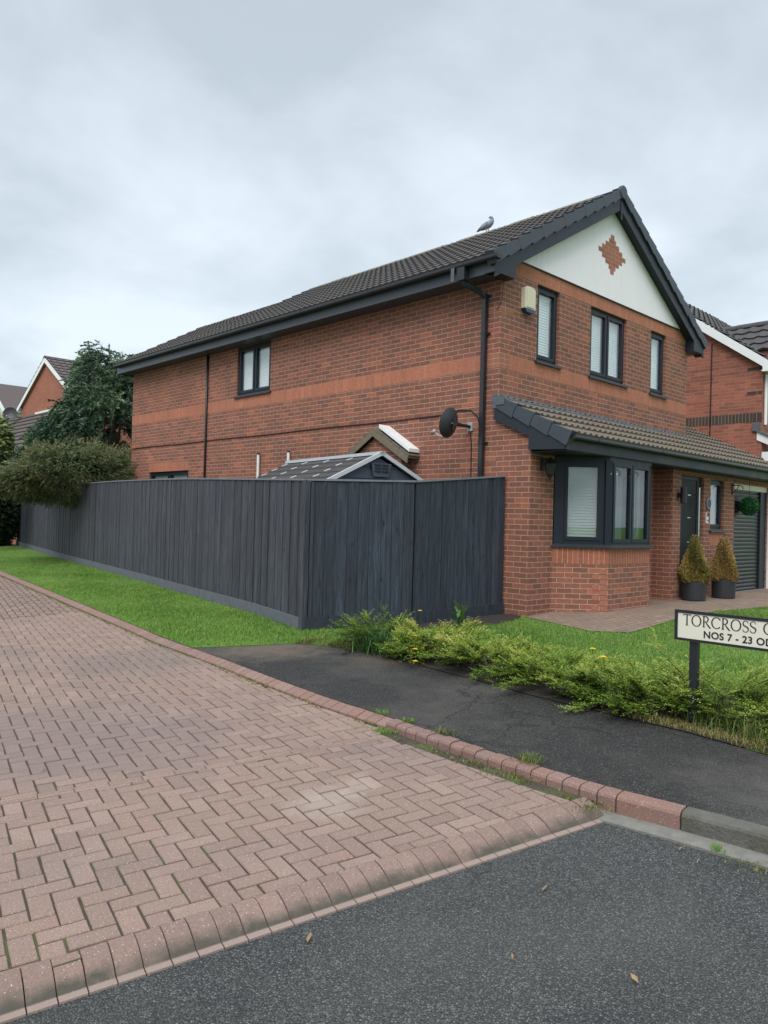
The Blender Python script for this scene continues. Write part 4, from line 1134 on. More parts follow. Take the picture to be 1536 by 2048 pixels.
# fascia, soffit and gutter along both eaves
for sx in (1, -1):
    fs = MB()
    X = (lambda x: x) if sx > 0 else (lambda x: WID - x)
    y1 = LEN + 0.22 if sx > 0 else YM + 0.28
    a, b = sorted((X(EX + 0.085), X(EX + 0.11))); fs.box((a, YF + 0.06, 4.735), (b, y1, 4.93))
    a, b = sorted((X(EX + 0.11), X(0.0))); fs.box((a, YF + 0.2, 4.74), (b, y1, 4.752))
    fs.build('fascia', M_FASCIA_LIT, house)
fsr = MB()                                     # rear boxed end of the eaves
fsr.box((EX + 0.086, LEN + 0.2, 4.73), (0.5, LEN + 0.226, 4.95)); fsr.build('fascia', M_FASCIA, house)
def gutter(parent, p0, p1, out_, r=0.056, name='gutter'):
    m = MB(); p0, p1, out_ = Vector(p0), Vector(p1), Vector(out_)
    prof = [(-1, 0.0), (-1, -0.6), (-0.75, -0.95), (0.75, -0.95), (1, -0.6), (1, 0.05), (0.9, 0.05), (0.88, -0.55), (0.65, -0.82), (-0.65, -0.82), (-0.88, -0.55), (-0.9, 0.0)]
    A = [p0 + out_ * (a * r) + Vector((0, 0, b * r)) for a, b in prof]; B = [q + (p1 - p0) for q in A]
    k = len(prof)
    for i in range(k): m.face([A[i], A[(i + 1) % k], B[(i + 1) % k], B[i]])
    m.face([A[i] for i in (0, 1, 2, 3, 4, 5)]); m.face([B[i] for i in (5, 4, 3, 2, 1, 0)])
    L_ = (p1 - p0).length; d = (p1 - p0) / L_; s_ = 0.6
    while s_ < L_:                             # union brackets
        q = p0 + d * s_
        C_ = [q + out_ * (a * r * 1.08) + Vector((0, 0, b * r * 1.08)) for a, b in prof[:6]]; D_ = [c + d * 0.03 for c in C_]
        for i in range(5): m.face([C_[i], C_[i + 1], D_[i + 1], D_[i]])
        s_ += 1.9
    return m.build(name, M_GUTTER, parent, merge=True)
gutter(house, (EX + 0.025, YF - 0.06, 4.945), (EX + 0.025, LEN + 0.2, 4.945), (-1, 0, 0), r=0.062)
# downpipe with its swan neck and clips
dp = MB(); yp = 0.245; hx = 0.034
def sqpipe(mb, pts, r=0.034):
    mb.tube([Vector(p) for p in pts], r * 1.25, 4)
dp.box((EX - 0.03, yp + 0.08, 4.70), (EX + 0.075, yp + 0.22, 4.885))
dp.tube([(EX + 0.03, yp + 0.15, 4.71), (EX + 0.05, yp + 0.14, 4.66), (-0.14, yp + 0.02, 4.56), (-0.058, yp, 4.5)], 0.043, 8)
dp.box((-0.092, yp - hx, -0.05), (-0.024, yp + hx, 4.54))
for z in (4.50, 3.95, 2.35, 0.9):
    dp.box((-0.0965, yp - hx - 0.0045, z), (-0.0195, yp + hx + 0.0045, z + 0.05)); dp.box((-0.026, yp - 0.075, z + 0.012), (-0.002, yp + 0.075, z + 0.04))
dp.build('downpipe', M_PIPE, house)
cl_ = MB(); cl_.box((EX - 0.046, yp + 0.26, 4.70), (EX - 0.036, yp + 0.32, 4.90)); cl_.build('gutter_clip', M_LEAD, house)
# movement joint pipe and cables on the side wall
cb = MB()
cb.tube([(-0.03, YM - 0.0, 4.74), (-0.03, YM, 3.0), (-0.03, YM, -0.1)], 0.026, 6)
cb.build('downpipe', M_BLACK, house, smooth=True)
cb = MB()
cb.tube([(-0.008, y, 2.846 + 0.006 * math.sin(y * 1.9)) for y in np.linspace(LEN - 0.1, 0.95, 40)], 0.010, 5)
cb.tube([(-0.008, 0.95, 2.846), (-0.012, 0.75, 2.90), (-0.012, 0.5, 2.88), (-0.012, 0.36, 2.76), (-0.012, 0.33, 2.62)], 0.008, 5)
cb.build('cable', M_BLACK, house)
cb = MB(); cb.tube([(-0.012, -0.04, 4.85), (-0.02, -0.05, 4.6), (-0.012, -0.02, 4.4), (-0.012, 0.06, 4.3)], 0.005, 4); cb.build('cable', M_BLACK, house)
vp = MB(); vp.tube([(-0.05, 5.925, 1.6), (-0.05, 5.925, 2.45)], 0.028, 10, 0); vp.tube([(-0.05, 5.925, 2.45), (-0.05, 5.925, 2.485)], 0.032, 10, 1); vp.build('vent_pipe', [M_WHITEPIPE, M_BLACK], house)
vp = MB(); vp.tube([(-0.05, 4.925, 1.6), (-0.05, 4.925, 2.45)], 0.028, 10, 0); vp.tube([(-0.05, 4.925, 2.45), (-0.05, 4.925, 2.48)], 0.032, 10, 1); vp.build('vent_pipe', [M_WHITEPIPE, M_BLACK], house)

# ---- lean-to roof over bay, door and garage
LP = 0.49; LTH = math.atan(LP); LC, LS = math.cos(LTH), math.sin(LTH)
YE = -1.235; ZLE = 2.405                       # tile edge at the eaves
XR = 8.52
lr = MB()
tile_slope(lr, (-0.06, YE, ZLE), (1, 0, 0), (0, LC, LS), WID + 0.06, (0.0 - YE) / LC, gauge=0.33, per=0.15, amp=0.030, step=0.040)
tile_slope(lr, (WID, YE, ZLE), (1, 0, 0), (0, LC, LS), XR - WID, (1.3 - YE) / LC, gauge=0.33, per=0.15, amp=0.030, step=0.040)
lean = lr.build('lean_to_roof', M_TILELOW, house)
def lz(y): return ZLE + (y - YE) * LP
ll = MB(); ll.face([(-0.05, YE + 0.04, lz(YE) - 0.03), (XR, YE + 0.04, lz(YE) - 0.03), (XR, 1.3, lz(1.3) - 0.05), (WID, 1.3, lz(1.3) - 0.05), (WID, 0, lz(0) - 0.05), (-0.05, 0, lz(0) - 0.05)])
ll.face([(WID, 1.3, lz(1.3)), (XR, 1.3, lz(1.3)), (XR, 1.3, 0), (WID, 1.3, 0)][::-1]); ll.build('roof_lining', M_FASCIA, lean)
fl = MB()                                      # lead flashing dressed over the top course
n = 26
for i in range(n):
    x0, x1 = -0.05 + (WID + 0.06) * i / n, -0.05 + (WID + 0.06) * (i + 1) / n
    z0, z1 = 3.075 + 0.006 * math.sin(i * 1.7), 3.075 + 0.006 * math.sin((i + 1) * 1.7)
    fl.face([(x0, -0.02, z0 - 0.03), (x1, -0.02, z1 - 0.03), (x1, -0.006, z1), (x0, -0.006, z0)])
    w0, w1 = 0.008 * math.sin(i * 2.3), 0.008 * math.sin((i + 1) * 2.3)
    fl.face([(x0, -0.17 + w0, lz(-0.17) + 0.060 + w0), (x1, -0.17 + w1, lz(-0.17) + 0.060 + w1), (x1, -0.02, z1 - 0.03), (x0, -0.02, z0 - 0.03)])
    fl.face([(x0, -0.17 + w0, lz(-0.17) + 0.02), (x1, -0.17 + w1, lz(-0.17) + 0.02), (x1, -0.17 + w1, lz(-0.17) + 0.060 + w1), (x0, -0.17 + w0, lz(-0.17) + 0.060 + w0)])
fl.face([(-0.05, -0.006, 3.075), (-0.05, -0.02, 3.045), (-0.05, -0.17, lz(-0.17) + 0.06), (-0.05, -0.17, lz(-0.17) + 0.0), (-0.05, 0.05, 2.9), (-0.05, 0.05, 3.04)])
fl.box((-0.06, 0.0, 2.86), (-0.003, 0.075, 3.06)); fl.box((-0.085, -0.16, 2.9), (-0.05, -0.02, 3.02))
fl.build('lead_flashing', M_LEAD, lean)
vl = MB()                                      # grey verge units at the left end
up = Vector((0, LC, LS)); nn = Vector((0, -LS, LC)); s_ = -0.02
while s_ < 1.22:
    e = min(s_ + 0.34, 1.33)
    q = Vector((-0.075, YE, ZLE))
    P = [q + up * s_ + nn * 0.058, q + up * e + nn * 0.03, q + up * e - nn * 0.125, q + up * s_ - nn * 0.15]
    Q = [p + Vector((0.13, 0, 0)) for p in P]
    vl.face(P); vl.face(Q[::-1])
    for i in range(4): vl.face([P[(i + 1) % 4], P[i], Q[i], Q[(i + 1) % 4]])
    s_ += 0.33
vl.build('verge_tiles', M_VERGE, lean, merge=True)
bx = MB()                                      # barge and boxed end
bx.prism([(-0.055, 0.03, lz(0.03) - 0.08), (-0.055, EXT + 0.005, lz(EXT) - 0.08), (-0.055, EXT + 0.005, lz(EXT) - 0.30), (-0.055, 0.03, 2.70)], (0.05, 0, 0))
bx.prism([(-0.058, EXT + 0.004, lz(EXT) - 0.08), (-0.058, -1.165, lz(-1.165) - 0.08), (-0.058, -1.165, 2.215), (-0.058, EXT + 0.004, 2.235)], (0.06, 0, 0))
bx.build('bargeboard', M_FASCIA, lean)
ff_ = MB(); ff_.box((-0.05, -1.195, 2.21), (XR, -1.168, 2.385)); ff_.box((0.002, -1.168, 2.2), (XR, POR + 0.002, 2.212)); ff_.box((0.002, POR + 0.002, 2.2), (3.645, EXT + 0.0, 2.212)); ff_.build('fascia', M_FASCIA, lean)
gutter(lean, (-0.03, -1.255, 2.40), (XR, -1.255, 2.40), (0, -1, 0), r=0.055)
# ---- bay window: brick base, frames, sill
BX0, BX1, BX2, BX3, BY = 0.58, 1.151, 2.41, 2.98, -1.156
bb_ = MB()
q2 = math.sqrt(0.5)
wall(bb_, (BX0, EXT), (q2, -q2), (BX1 - BX0) / q2, -0.3, 0.65, nrm=(-q2, -q2)); wall(bb_, (BX1, BY), (1, 0), BX2 - BX1, -0.3, 0.65, nrm=(0, -1)); wall(bb_, (BX2, BY), (q2, q2), (BX3 - BX2) / q2, -0.3, 0.65, nrm=(q2, -q2))
strip(bb_, (BX0, EXT), (q2, -q2), (-q2, -q2), (BX1 - BX0) / q2, 0.65, 0.885, 1, pr=0.0005); strip(bb_, (BX1, BY), (1, 0), (0, -1), BX2 - BX1, 0.65, 0.885, 1, pr=0.0005); strip(bb_, (BX2, BY), (q2, q2), (q2, -q2), (BX3 - BX2) / q2, 0.65, 0.885, 1, pr=0.0005)
for k in range(8):                             # orange bricks at the splayed corner
    z = -0.02 + k * 0.0752; w_ = 0.225 if k % 2 == 0 else 0.115
    strip(bb_, (BX1 - w_ * q2, BY + w_ * q2), (q2, -q2), (-q2, -q2), w_, z, z + 0.068, 2, pr=0.003)
    if k % 2: strip(bb_, (BX2 - 0.115, BY), (1, 0), (0, -1), 0.115, z, z + 0.068, 2, pr=0.003)
bay = bb_.build('bay_base', [M_BRICK, M_SOLDIER_BUFF, M_QUOIN], house)
bs = MB()
def off_poly(d): return [(BX0 - d * 0.9, EXT + 0.0), (BX1 - d * 0.42, BY - d), (BX2 + d * 0.42, BY - d), (BX3 + d * 0.9, EXT)]
P0 = [(x, y, 0.886) for x, y in off_poly(0.055)]; bs.prism(P0, (0, 0, 0.028)); bs.prism([(x, y, 0.914) for x, y in off_poly(0.018)], (0, 0, 0.02)); bs.build('sill', M_SILL, bay)
bh = MB()                                      # head board, corner posts
bh.prism([(x, y, 2.155) for x, y in off_poly(-0.005)], (0, 0, 0.045))
def post(mb, x, y, nx, ny, w_, d_, z0, z1):
    n3 = Vector((nx, ny, 0)).normalized(); t3 = Vector((-n3.y, n3.x, 0)); o = Vector((x, y, z0)) - t3 * w_ / 2 - n3 * d_
    mb.obox(o, n3 * d_, t3 * w_, Vector((0, 0, z1 - z0)))
post(bh, BX1 + 0.0, BY + 0.012, -0.38, -0.92, 0.12, 0.08, 0.934, 2.155); post(bh, BX2, BY + 0.012, 0.38, -0.92, 0.12, 0.08, 0.934, 2.155)
wall(bh, (BX0 + 0.004, EXT - 0.012), (q2, -q2), 0.14, 0.934, 2.155, nrm=(-q2, -q2)); 
bh.build('corner_posts', M_FRAME, bay)
cl = (BX1 - BX0) / q2
window(house, (BX0 + 0.10 * q2 + 0.0, EXT - 0.10 * q2), (q2, -q2), (-q2, -q2), cl - 0.155, 0.934, 2.155, 1, sill=False, blind='grey', depth=0.06, fr=0.07, label='angled left pane of the bay window with grey blind')
window(house, (BX1 + 0.055, BY), (1, 0), (0, -1), BX2 - BX1 - 0.11, 0.934, 2.155, 2, sill=False, blind='grey', depth=0.045, fr=0.045, glass=M_GLASSDARK, slats=True, label='front pair of bay window panes with open blinds')
window(house, (BX2 + 0.055 * q2, BY + 0.055 * q2), (q2, q2), (q2, -q2), cl - 0.155, 0.934, 2.155, 1, sill=False, blind='grey', depth=0.06, fr=0.07)
# reflected arches and lines, built as steel tubes over the two front panes
for cx in (1.325, 1.872):
    ld = MB(); z0, z1, w_ = 1.06, 2.085, 0.15; y = BY + 0.004
    arch = [(cx - w_ * math.cos(t), y, z1 - 0.14 + 0.10 * math.sin(t)) for t in np.linspace(0, math.pi, 13)]
    ld.tube(arch, 0.005, 5)
    if cx < 1.5: ld.tube([(cx + 0.03, y, z1 - 0.10), (cx + 0.03, y, z1 - 0.45)], 0.005, 5); ld.tube([(cx - 0.02, y, z1 - 0.16), (cx + 0.03, y, z1 - 0.10), (cx + 0.08, y, z1 - 0.16)], 0.004, 5)
    else:
        c = 1.60; ld.tube([(cx - 0.13, y, c + 0.06), (cx - 0.02, y, c + 0.05), (cx + 0.03, y, c), (cx - 0.03, y, c - 0.06), (cx - 0.13, y, c - 0.05)], 0.005, 5); ld.tube([(cx + 0.11, y, z1 - 0.12), (cx + 0.11, y, z0 + 0.02)], 0.004, 5)
    ld.build('reflection_lines', M_STEEL, bay)
# ---- front door
D0, D1 = DOOR[0], DOOR[1]; yd = POR + 0.055
dr = MB()
dr.box((D0, yd, 2.06), (D1, yd + 0.07, 2.12)); dr.box((D0, yd, 0.03), (D0 + 0.05, yd + 0.07, 2.06)); dr.box((D1 - 0.16, yd + 0.002, 0.03), (D1, yd + 0.07, 2.06)); dr.box((D0 + 0.115, yd, 0.03), (D0 + 0.16, yd + 0.07, 2.06))
dr.box((D0, yd - 0.05, 0.0), (D1, yd + 0.08, 0.03))
door = dr.build('front_door', M_FRAME, house)
dl = MB(); dl.box((D0 + 0.16, yd + 0.012, 0.03), (D1 - 0.16, yd + 0.06, 2.06)); dlo = dl.build('door_leaf', plain('near_black_door', (0.009, 0.011, 0.014), 0.5, nscale=4, amt=0.2, spec=0.2), door)
hb = MB(); xh = D1 - 0.205
hb.tube([(xh, yd - 0.06, 0.42), (xh, yd - 0.06, 1.93)], 0.016, 10); 
for z in (0.55, 1.8): hb.tube([(xh, yd - 0.06, z), (xh, yd + 0.015, z)], 0.01, 6)
hb.build('handle', M_STEEL, door)
for z in (1.78, 1.38, 0.95, 0.62):
    sl_ = MB(); sl_.box((D0 + 0.42, yd + 0.0085, z), (D0 + 0.54, yd + 0.0125, z + 0.018)); sl_.build('door_inlay', M_STEEL, door)
sg = MB(); sg.box((D0 + 0.05, yd + 0.02, 0.1), (D0 + 0.115, yd + 0.03, 2.06)); sg.build('pane', M_GLASS, door)
sg = MB(); sg.box((D0 + 0.05, yd + 0.045, 0.03), (D0 + 0.115, yd + 0.055, 2.06)); sg.build('frosted_panel', M_BLIND, door)
# ---- garage roller door
gd = MB(); yg = POR + 0.07; z = GAR[2]
while z < 1.95:
    prof = [(0.0, 0.0), (-0.012, 0.012), (-0.014, 0.045), (-0.002, 0.066), (0.0, 0.076)]
    for (a, b), (c, d) in zip(prof, prof[1:]):
        gd.face([(GAR[0], yg + a, z + b), (GAR[1] - 0.0, yg + a, z + b), (GAR[1] - 0.0, yg + c, z + d), (GAR[0], yg + c, z + d)])
    z += 0.076
garage = gd.build('garage_door', plain('black_roller_door', (0.009, 0.010, 0.012), 0.32, nscale=5, amt=0.15, spec=0.4), house)
gh = MB(); gh.box((GAR[0], POR + 0.02, 1.985), (GAR[1], POR + 0.15, 2.09)); gh.build('roller_box', M_CREAM, garage)
gr = MB(); gr.box((GAR[1] - 0.30, POR + 0.03, GAR[2]), (GAR[1] - 0.0, POR + 0.069, 1.985)); gr.build('guide_rail', M_FASCIA, garage)
gj = MB(); gj.box((GAR[1], POR - 0.03, -0.06), (GAR[1] + 0.1, POR - 0.002, 2.12)); gj.build('garage_jamb', M_WHITE, garage)
gs = MB(); gs.box((GAR[0] - 0.05, POR - 0.05, -0.06), (GAR[1] + 0.05, POR + 0.1, -0.018)); gs.build('threshold', M_STONE, garage)
# ---- little side porch showing over the shed
PXf = -0.2; pc, ph_, pw_ = 2.34, 2.60, 0.60
sp = MB()
sp.box((PXf, pc - pw_, -0.2), (-0.002, pc + pw_, 2.22))
sp.prism([(PXf, pc - pw_, 2.22), (PXf, pc + pw_, 2.22), (PXf, pc, ph_ - 0.02)][::-1], (0.198, 0, 0))
porch = sp.build('side_porch', M_BRICK, house)
pr = MB()
for sy in (1, -1):
    a = Vector((PXf - 0.06, pc, ph_ + 0.06)); d = Vector((0, sy * 0.80, -0.47))
    e = Vector((0.262, 0, 0)); up_ = Vector((0, 0, 0.045))
    if sy > 0: pr.obox(a, e, d, up_)
    else: pr.obox(a, d, e, up_)
    for k in range(4):
        p = a + d * (k / 4) + up_; 
        if sy > 0: pr.obox(p, e, d * 0.27 , Vector((0, 0, 0.02)))
        else: pr.obox(p, d * 0.27, e, Vector((0, 0, 0.02)))
pr.build('porch_roof', M_TILELOW, porch)
pb = MB()
for sy in (1, -1):
    a = Vector((PXf - 0.085, pc, ph_ + 0.075)); d = Vector((0, sy * 0.80, -0.47)); e = Vector((0.022, 0, 0)); up_ = Vector((0, 0, -0.095))
    if sy > 0: pb.obox(a + up_, e, d, -up_)
    else: pb.obox(a + up_, d, e, -up_)
pb.build('bargeboard', M_TIMBER_OLD, porch)
pt = MB(); a = Vector((PXf - 0.04, pc - 0.10, ph_ + 0.115)); d = Vector((0, -0.70, -0.425))
pt.obox(a, d, Vector((0.235, 0, 0)), Vector((0, 0, 0.055))); pt.build('white_trim', M_WHITE, porch)
ridge(porch, (PXf - 0.09, pc, ph_ + 0.12), (-0.01, pc, ph_ + 0.12), r=0.09, seg=0.2, mat=M_TIMBER_OLD, name='ridge_tile')

# ------------------------------------------------------------------ things on the house
# alarm box
t = thing('alarm_box', (0.62, 0, 4.42), 'cream burglar alarm box with blue base under the front gable corner', 'alarm box')
m = MB(); hwid = 0.135
pf = [(-hwid, 0.06), (-hwid, 0.36), (-0.09, 0.385), (0, 0.395), (0.09, 0.385), (hwid, 0.36), (hwid, 0.06)]
m.prism([(0.62 + a, -0.075, 4.36 + b) for a, b in pf][::-1], (0, 0.073, 0))
m.prism([(0.62 - 0.095, -0.088, 4.44), (0.62 + 0.095, -0.088, 4.44), (0.62 + 0.085, -0.088, 4.72), (0.62 - 0.085, -0.088, 4.72)], (0, 0.014, 0))
m.build('cover', M_CREAM, t)
m = MB(); m.prism([(0.62 - hwid, -0.078, 4.42), (0.62 - hwid + 0.05, -0.078, 4.365), (0.62 + hwid - 0.05, -0.078, 4.365), (0.62 + hwid, -0.078, 4.42)], (0, 0.076, 0)); m.build('strobe', M_BLUE, t)
# satellite dish on the side wall
def sat_dish(name, loc, C0, nrm, r, label, wall_pt, mast=True):
    t = thing(name, loc, label, 'satellite dish')
    nrm = Vector(nrm).normalized(); side = nrm.cross(Vector((0, 0, 1))).normalized(); upv = side.cross(nrm).normalized(); C0 = Vector(C0)
    m = MB(); rings = []
    for k in range(7):
        f = k / 6; ring = []
        for a in range(28):
            th = 2 * math.pi * a / 28
            ring.append(C0 + side * (math.cos(th) * r * 0.92 * f) + upv * (math.sin(th) * r * f) + nrm * (0.16 * r * 2 * (f * f - 1)))
        rings.append(ring)
    for th_, rev in ((0.0, False), (0.006, True)):
        for A, B in zip(rings, rings[1:]):
            for i in range(28):
                j = (i + 1) % 28; q = [A[i] - nrm * th_, A[j] - nrm * th_, B[j] - nrm * th_, B[i] - nrm * th_]
                m.face(q[::-1] if rev else q)
    for i in range(28):
        j = (i + 1) % 28; m.face([rings[-1][i], rings[-1][j], rings[-1][j] - nrm * 0.006, rings[-1][i] - nrm * 0.006])
    m.build('dish', M_DISH, t, smooth=True)
    bk = C0 - nrm * (0.32 * r); w = Vector(wall_pt)
    m = MB(); m.tube([bk + nrm * 0.02, bk - nrm * 0.07, w + (bk - w) * 0.35, w], [0.035, 0.03, 0.024, 0.024], 8)
    m.tube([bk - nrm * 0.05 - upv * 0.09, bk - nrm * 0.05 + upv * 0.09], 0.022, 8); m.build('arm', M_BLACK, t)
    m = MB(); m.box((w.x - 0.03, w.y - 0.045, w.z - 0.065), (w.x - 0.002, w.y + 0.045, w.z + 0.065)); m.build('wall_plate', M_GREYPLASTIC, t)
    f0 = C0 - upv * r * 0.98; tip = C0 + nrm * r * 1.05 - upv * r * 0.78
    m = MB(); m.tube([f0 - nrm * 0.01, f0 + (tip - f0) * 0.5 - upv * 0.015, tip], 0.012, 6); m.build('feed_arm', M_GREYPLASTIC, t)
    m = MB(); m.lathe(tip, [(0.001, -0.05), (0.022, -0.05), (0.026, -0.01), (0.034, 0.0), (0.034, 0.03), (0.001, 0.034)], 12, ax=(C0 - tip)); m.build('feed_horn', M_GREYPLASTIC, t, smooth=True)
    return t
t = sat_dish('satellite_dish', (0, 0.52, 2.4), (-0.42, 0.58, 2.655), (-0.05, 0.97, 0.22), 0.225, 'dark satellite dish bracketed to the brick side wall above the fence', (0, 0.50, 2.63))
m = MB(); m.tube([(-0.03, 0.49, 2.55), (-0.02, 0.47, 2.4), (-0.012, 0.46, 1.0)], 0.008, 5); m.build('cable', M_BLACK, t)
# lantern under the lean-to, lamp by the door, bell, plaque, ball
t = thing('wall_lantern', (0.27, EXT, 1.9), 'black pointed lantern on the wall left of the bay window', 'lantern')
m = MB(); c = (0.27, EXT - 0.14, 1.86)
m.tube([(0.27, EXT - 0.002, 2.08), (0.27, EXT - 0.07, 2.13), (0.27, EXT - 0.14, 2.1)], 0.012, 6); m.box((0.235, EXT - 0.02, 1.96), (0.305, EXT - 0.002, 2.14)); m.build('bracket', M_BLACK, t)
m = MB(); m.lathe(c, [(0.002, -0.04), (0.012, -0.02), (0.02, 0.0), (0.055, 0.05), (0.085, 0.19), (0.10, 0.20), (0.05, 0.25), (0.012, 0.28), (0.002, 0.30)], 6); m.build('lamp_body', M_BLACK, t)
t = thing('wall_lamp', (3.84, POR, 1.6), 'black cylinder up and down wall lamp left of the front door', 'wall lamp')
m = MB(); m.box((3.80, POR - 0.05, 1.72), (3.88, POR - 0.002, 1.80)); m.build('bracket', M_BLACK, t)
m = MB(); m.lathe((3.84, POR - 0.10, 1.62), [(0.001, 0.005), (0.05, 0.0), (0.052, 0.004), (0.052, 0.276), (0.05, 0.28), (0.001, 0.275)], 20); m.build('lamp_body', M_BLACK, t, smooth=False)
t = thing('doorbell', (5.0, POR, 1.3), 'small white and black doorbell right of the front door', 'doorbell')
m = MB(); m.box((4.975, POR - 0.028, 1.30), (5.045, POR - 0.002, 1.50)); m.build('body', M_WHITEPIPE, t)
m = MB(); m.box((4.979, POR - 0.0305, 1.42), (5.041, POR - 0.0285, 1.495)); m.build('camera_cap', M_BLACK, t)
m = MB(); m.lathe((5.01, POR - 0.0285, 1.35), [(0.018, 0.0), (0.018, 0.006), (0.001, 0.008)], 14, ax=(0, -1, 0)); m.build('button', M_BLACK, t)
t = thing('house_plaque', (5.06, POR, 1.62), 'round grey house plaque on the pier beside the front door', 'plaque')
m = MB(); m.lathe((5.075, POR - 0.002, 1.66), [(0.115, 0.0), (0.115, 0.012), (0.10, 0.016), (0.001, 0.016)], 24, ax=(0, -1, 0)); m.build('disc', M_VERGE, t)
m = MB(); m.lathe((5.075, POR - 0.0175, 1.66), [(0.098, 0.0), (0.098, 0.003), (0.084, 0.003), (0.084, 0.0)], 24, ax=(0, -1, 0)); m.build('ring', M_GREYPLASTIC, t)

def leaves(P, axis, side, ln, wd, tint, fold=None):
    """rhombic leaves from base points P along axis"""
    a = axis / np.linalg.norm(axis, axis=1, keepdims=True)
    s_ = side - a * np.sum(side * a, 1, keepdims=True); s_ /= np.maximum(1e-6, np.linalg.norm(s_, axis=1, keepdims=True))
    L_, w_ = ln[:, None], wd[:, None] / 2
    v = np.stack([P, P + a * L_ * 0.45 + s_ * w_, P + a * L_, P + a * L_ * 0.45 - s_ * w_], 1).reshape(-1, 3)
    f = np.arange(len(P) * 4).reshape(-1, 4)
    return v, f, np.repeat(tint, 4)
def unit(v): return v / np.maximum(1e-9, np.linalg.norm(v, axis=1, keepdims=True))
def rnd_dir(n):
    return unit(rng.normal(0, 1, (n, 3)))

t = thing('topiary_ball', (6.9, -1.02, 1.5), 'green artificial topiary ball hanging in front of the garage door', 'topiary ball')
c = np.array([6.72, -1.03, 1.66])
n = 3200; d = rnd_dir(n); P = c + d * (0.15 + rng.uniform(0, 0.025, n))[:, None]
v_, f_, t_ = leaves(P, d * 0.5 + rnd_dir(n) * 0.7, rnd_dir(n), rng.uniform(0.02, 0.035, n), rng.uniform(0.010, 0.018, n), np.clip(rng.normal(0.5, 0.25, n), 0, 1))
np_mesh('leaves', v_, f_, M_BALL, t, t_, org=ORG[t.name])
m = MB(); m.lathe(c, [(0.001, -0.145)] + [(0.145 * math.sin(a), -0.145 * math.cos(a)) for a in np.linspace(0.2, 2.9, 10)] + [(0.001, 0.145)], 16); m.build('core', M_BALL, t, smooth=True)
m = MB(); m.tube([c + np.array([0, 0, 0.14]), c + np.array([0, 0, 0.54])], 0.004, 5); m.build('chain', M_BLACK, t)
t = thing('wall_bracket', (6.2, POR, 1.9), 'black iron hanging bracket on the brick pier left of the garage', 'bracket')
m = MB(); m.box((6.13, POR - 0.02, 1.86), (6.16, POR - 0.002, 2.08)); m.tube([(6.145, POR - 0.012, 2.04), (6.145, POR - 0.12, 2.05), (6.145, POR - 0.2, 2.02), (6.145, POR - 0.21, 1.97)], 0.009, 6); m.tube([(6.145, POR - 0.012, 1.9), (6.145, POR - 0.1, 1.97), (6.145, POR - 0.13, 2.05)], 0.008, 6)
tag(m.build('hook_arm', M_BLACK, t), None or 'arm', 'x') if False else m.build('hook_arm', M_BLACK, t)

# potted cone shrubs
def cone_pot(x, y, label, mat, r0, h, tipx, seed):
    global rng
    r_keep = rng; rng = np.random.default_rng(seed)
    z0 = -0.022
    t = thing('potted_cone_shrub', (x, y, z0), label, 'potted shrub', 'cone shrubs in pots by the front door')
    m = MB(); ph = 0.335; pr_ = 0.20
    m.lathe((x, y, z0), [(0.001, 0.0), (pr_ * 0.93, 0.0), (pr_ * 0.97, 0.02), (pr_, ph - 0.02), (pr_ * 1.01, ph), (pr_ * 0.93, ph), (pr_ * 0.9, ph - 0.05), (0.001, ph - 0.05)], 36); m.build('pot', M_POT, t)
    m = MB(); m.lathe((x, y, z0), [(pr_ * 0.905, ph - 0.045), (0.001, ph - 0.03)], 20); m.build('soil', M_SOIL, t)
    m = MB(); m.tube([(x, y, z0 + 0.25), (x + tipx * 0.5, y, z0 + ph + h * 0.5), (x + tipx, y, z0 + ph + h * 0.9)], [0.02, 0.014, 0.004], 6); m.build('stem', M_BARK, t)
    n = 9500; u_ = rng.uniform(0, 1, n) ** 0.75; zz = (1 - u_) if False else 1 - np.sqrt(rng.uniform(0, 1, n)) * 1.0
    zz = np.clip(zz, 0, 0.98); th = rng.uniform(0, 2 * np.pi, n)
    lump = 1 + 0.10 * np.sin(th * 3 + zz * 9 + seed) + 0.08 * np.sin(th * 5 - zz * 14)
    prof = r0 * (np.where(zz < 0.14, 0.82 + zz * 1.3, 1 - ((zz - 0.14) / 0.86) ** 1.08 * 0.86)) * lump
    rr = prof * (1 - np.abs(rng.normal(0, 0.13, n)))
    P = np.stack([x + tipx * zz + rr * np.cos(th), y + rr * np.sin(th), z0 + ph - 0.04 + zz * h], 1)
    outd = np.stack([np.cos(th), np.sin(th), rng.uniform(0.3, 1.6, n)], 1)
    tn = np.clip(rng.normal(0.5, 0.2, n) + (rr / prof - 0.85) * 0.8 + 0.2 * np.sin(th * 2 + zz * 7), 0, 1)
    v_, f_, t_ = leaves(P, outd + rnd_dir(n) * 0.7, rnd_dir(n), rng.uniform(0.022, 0.046, n), rng.uniform(0.010, 0.019, n), tn)
    np_mesh('foliage', v_, f_, mat, t, t_, org=ORG[t.name]); rng = r_keep
cone_pot(4.02, -1.15, 'half green cone shrub in a charcoal pot left of the front door', M_CONEGREEN, 0.235, 0.82, 0.02, 11)
cone_pot(4.99, -1.26, 'browned golden cone shrub with bare dark tip in a charcoal pot', M_CONEBROWN, 0.23, 0.80, -0.03, 12)

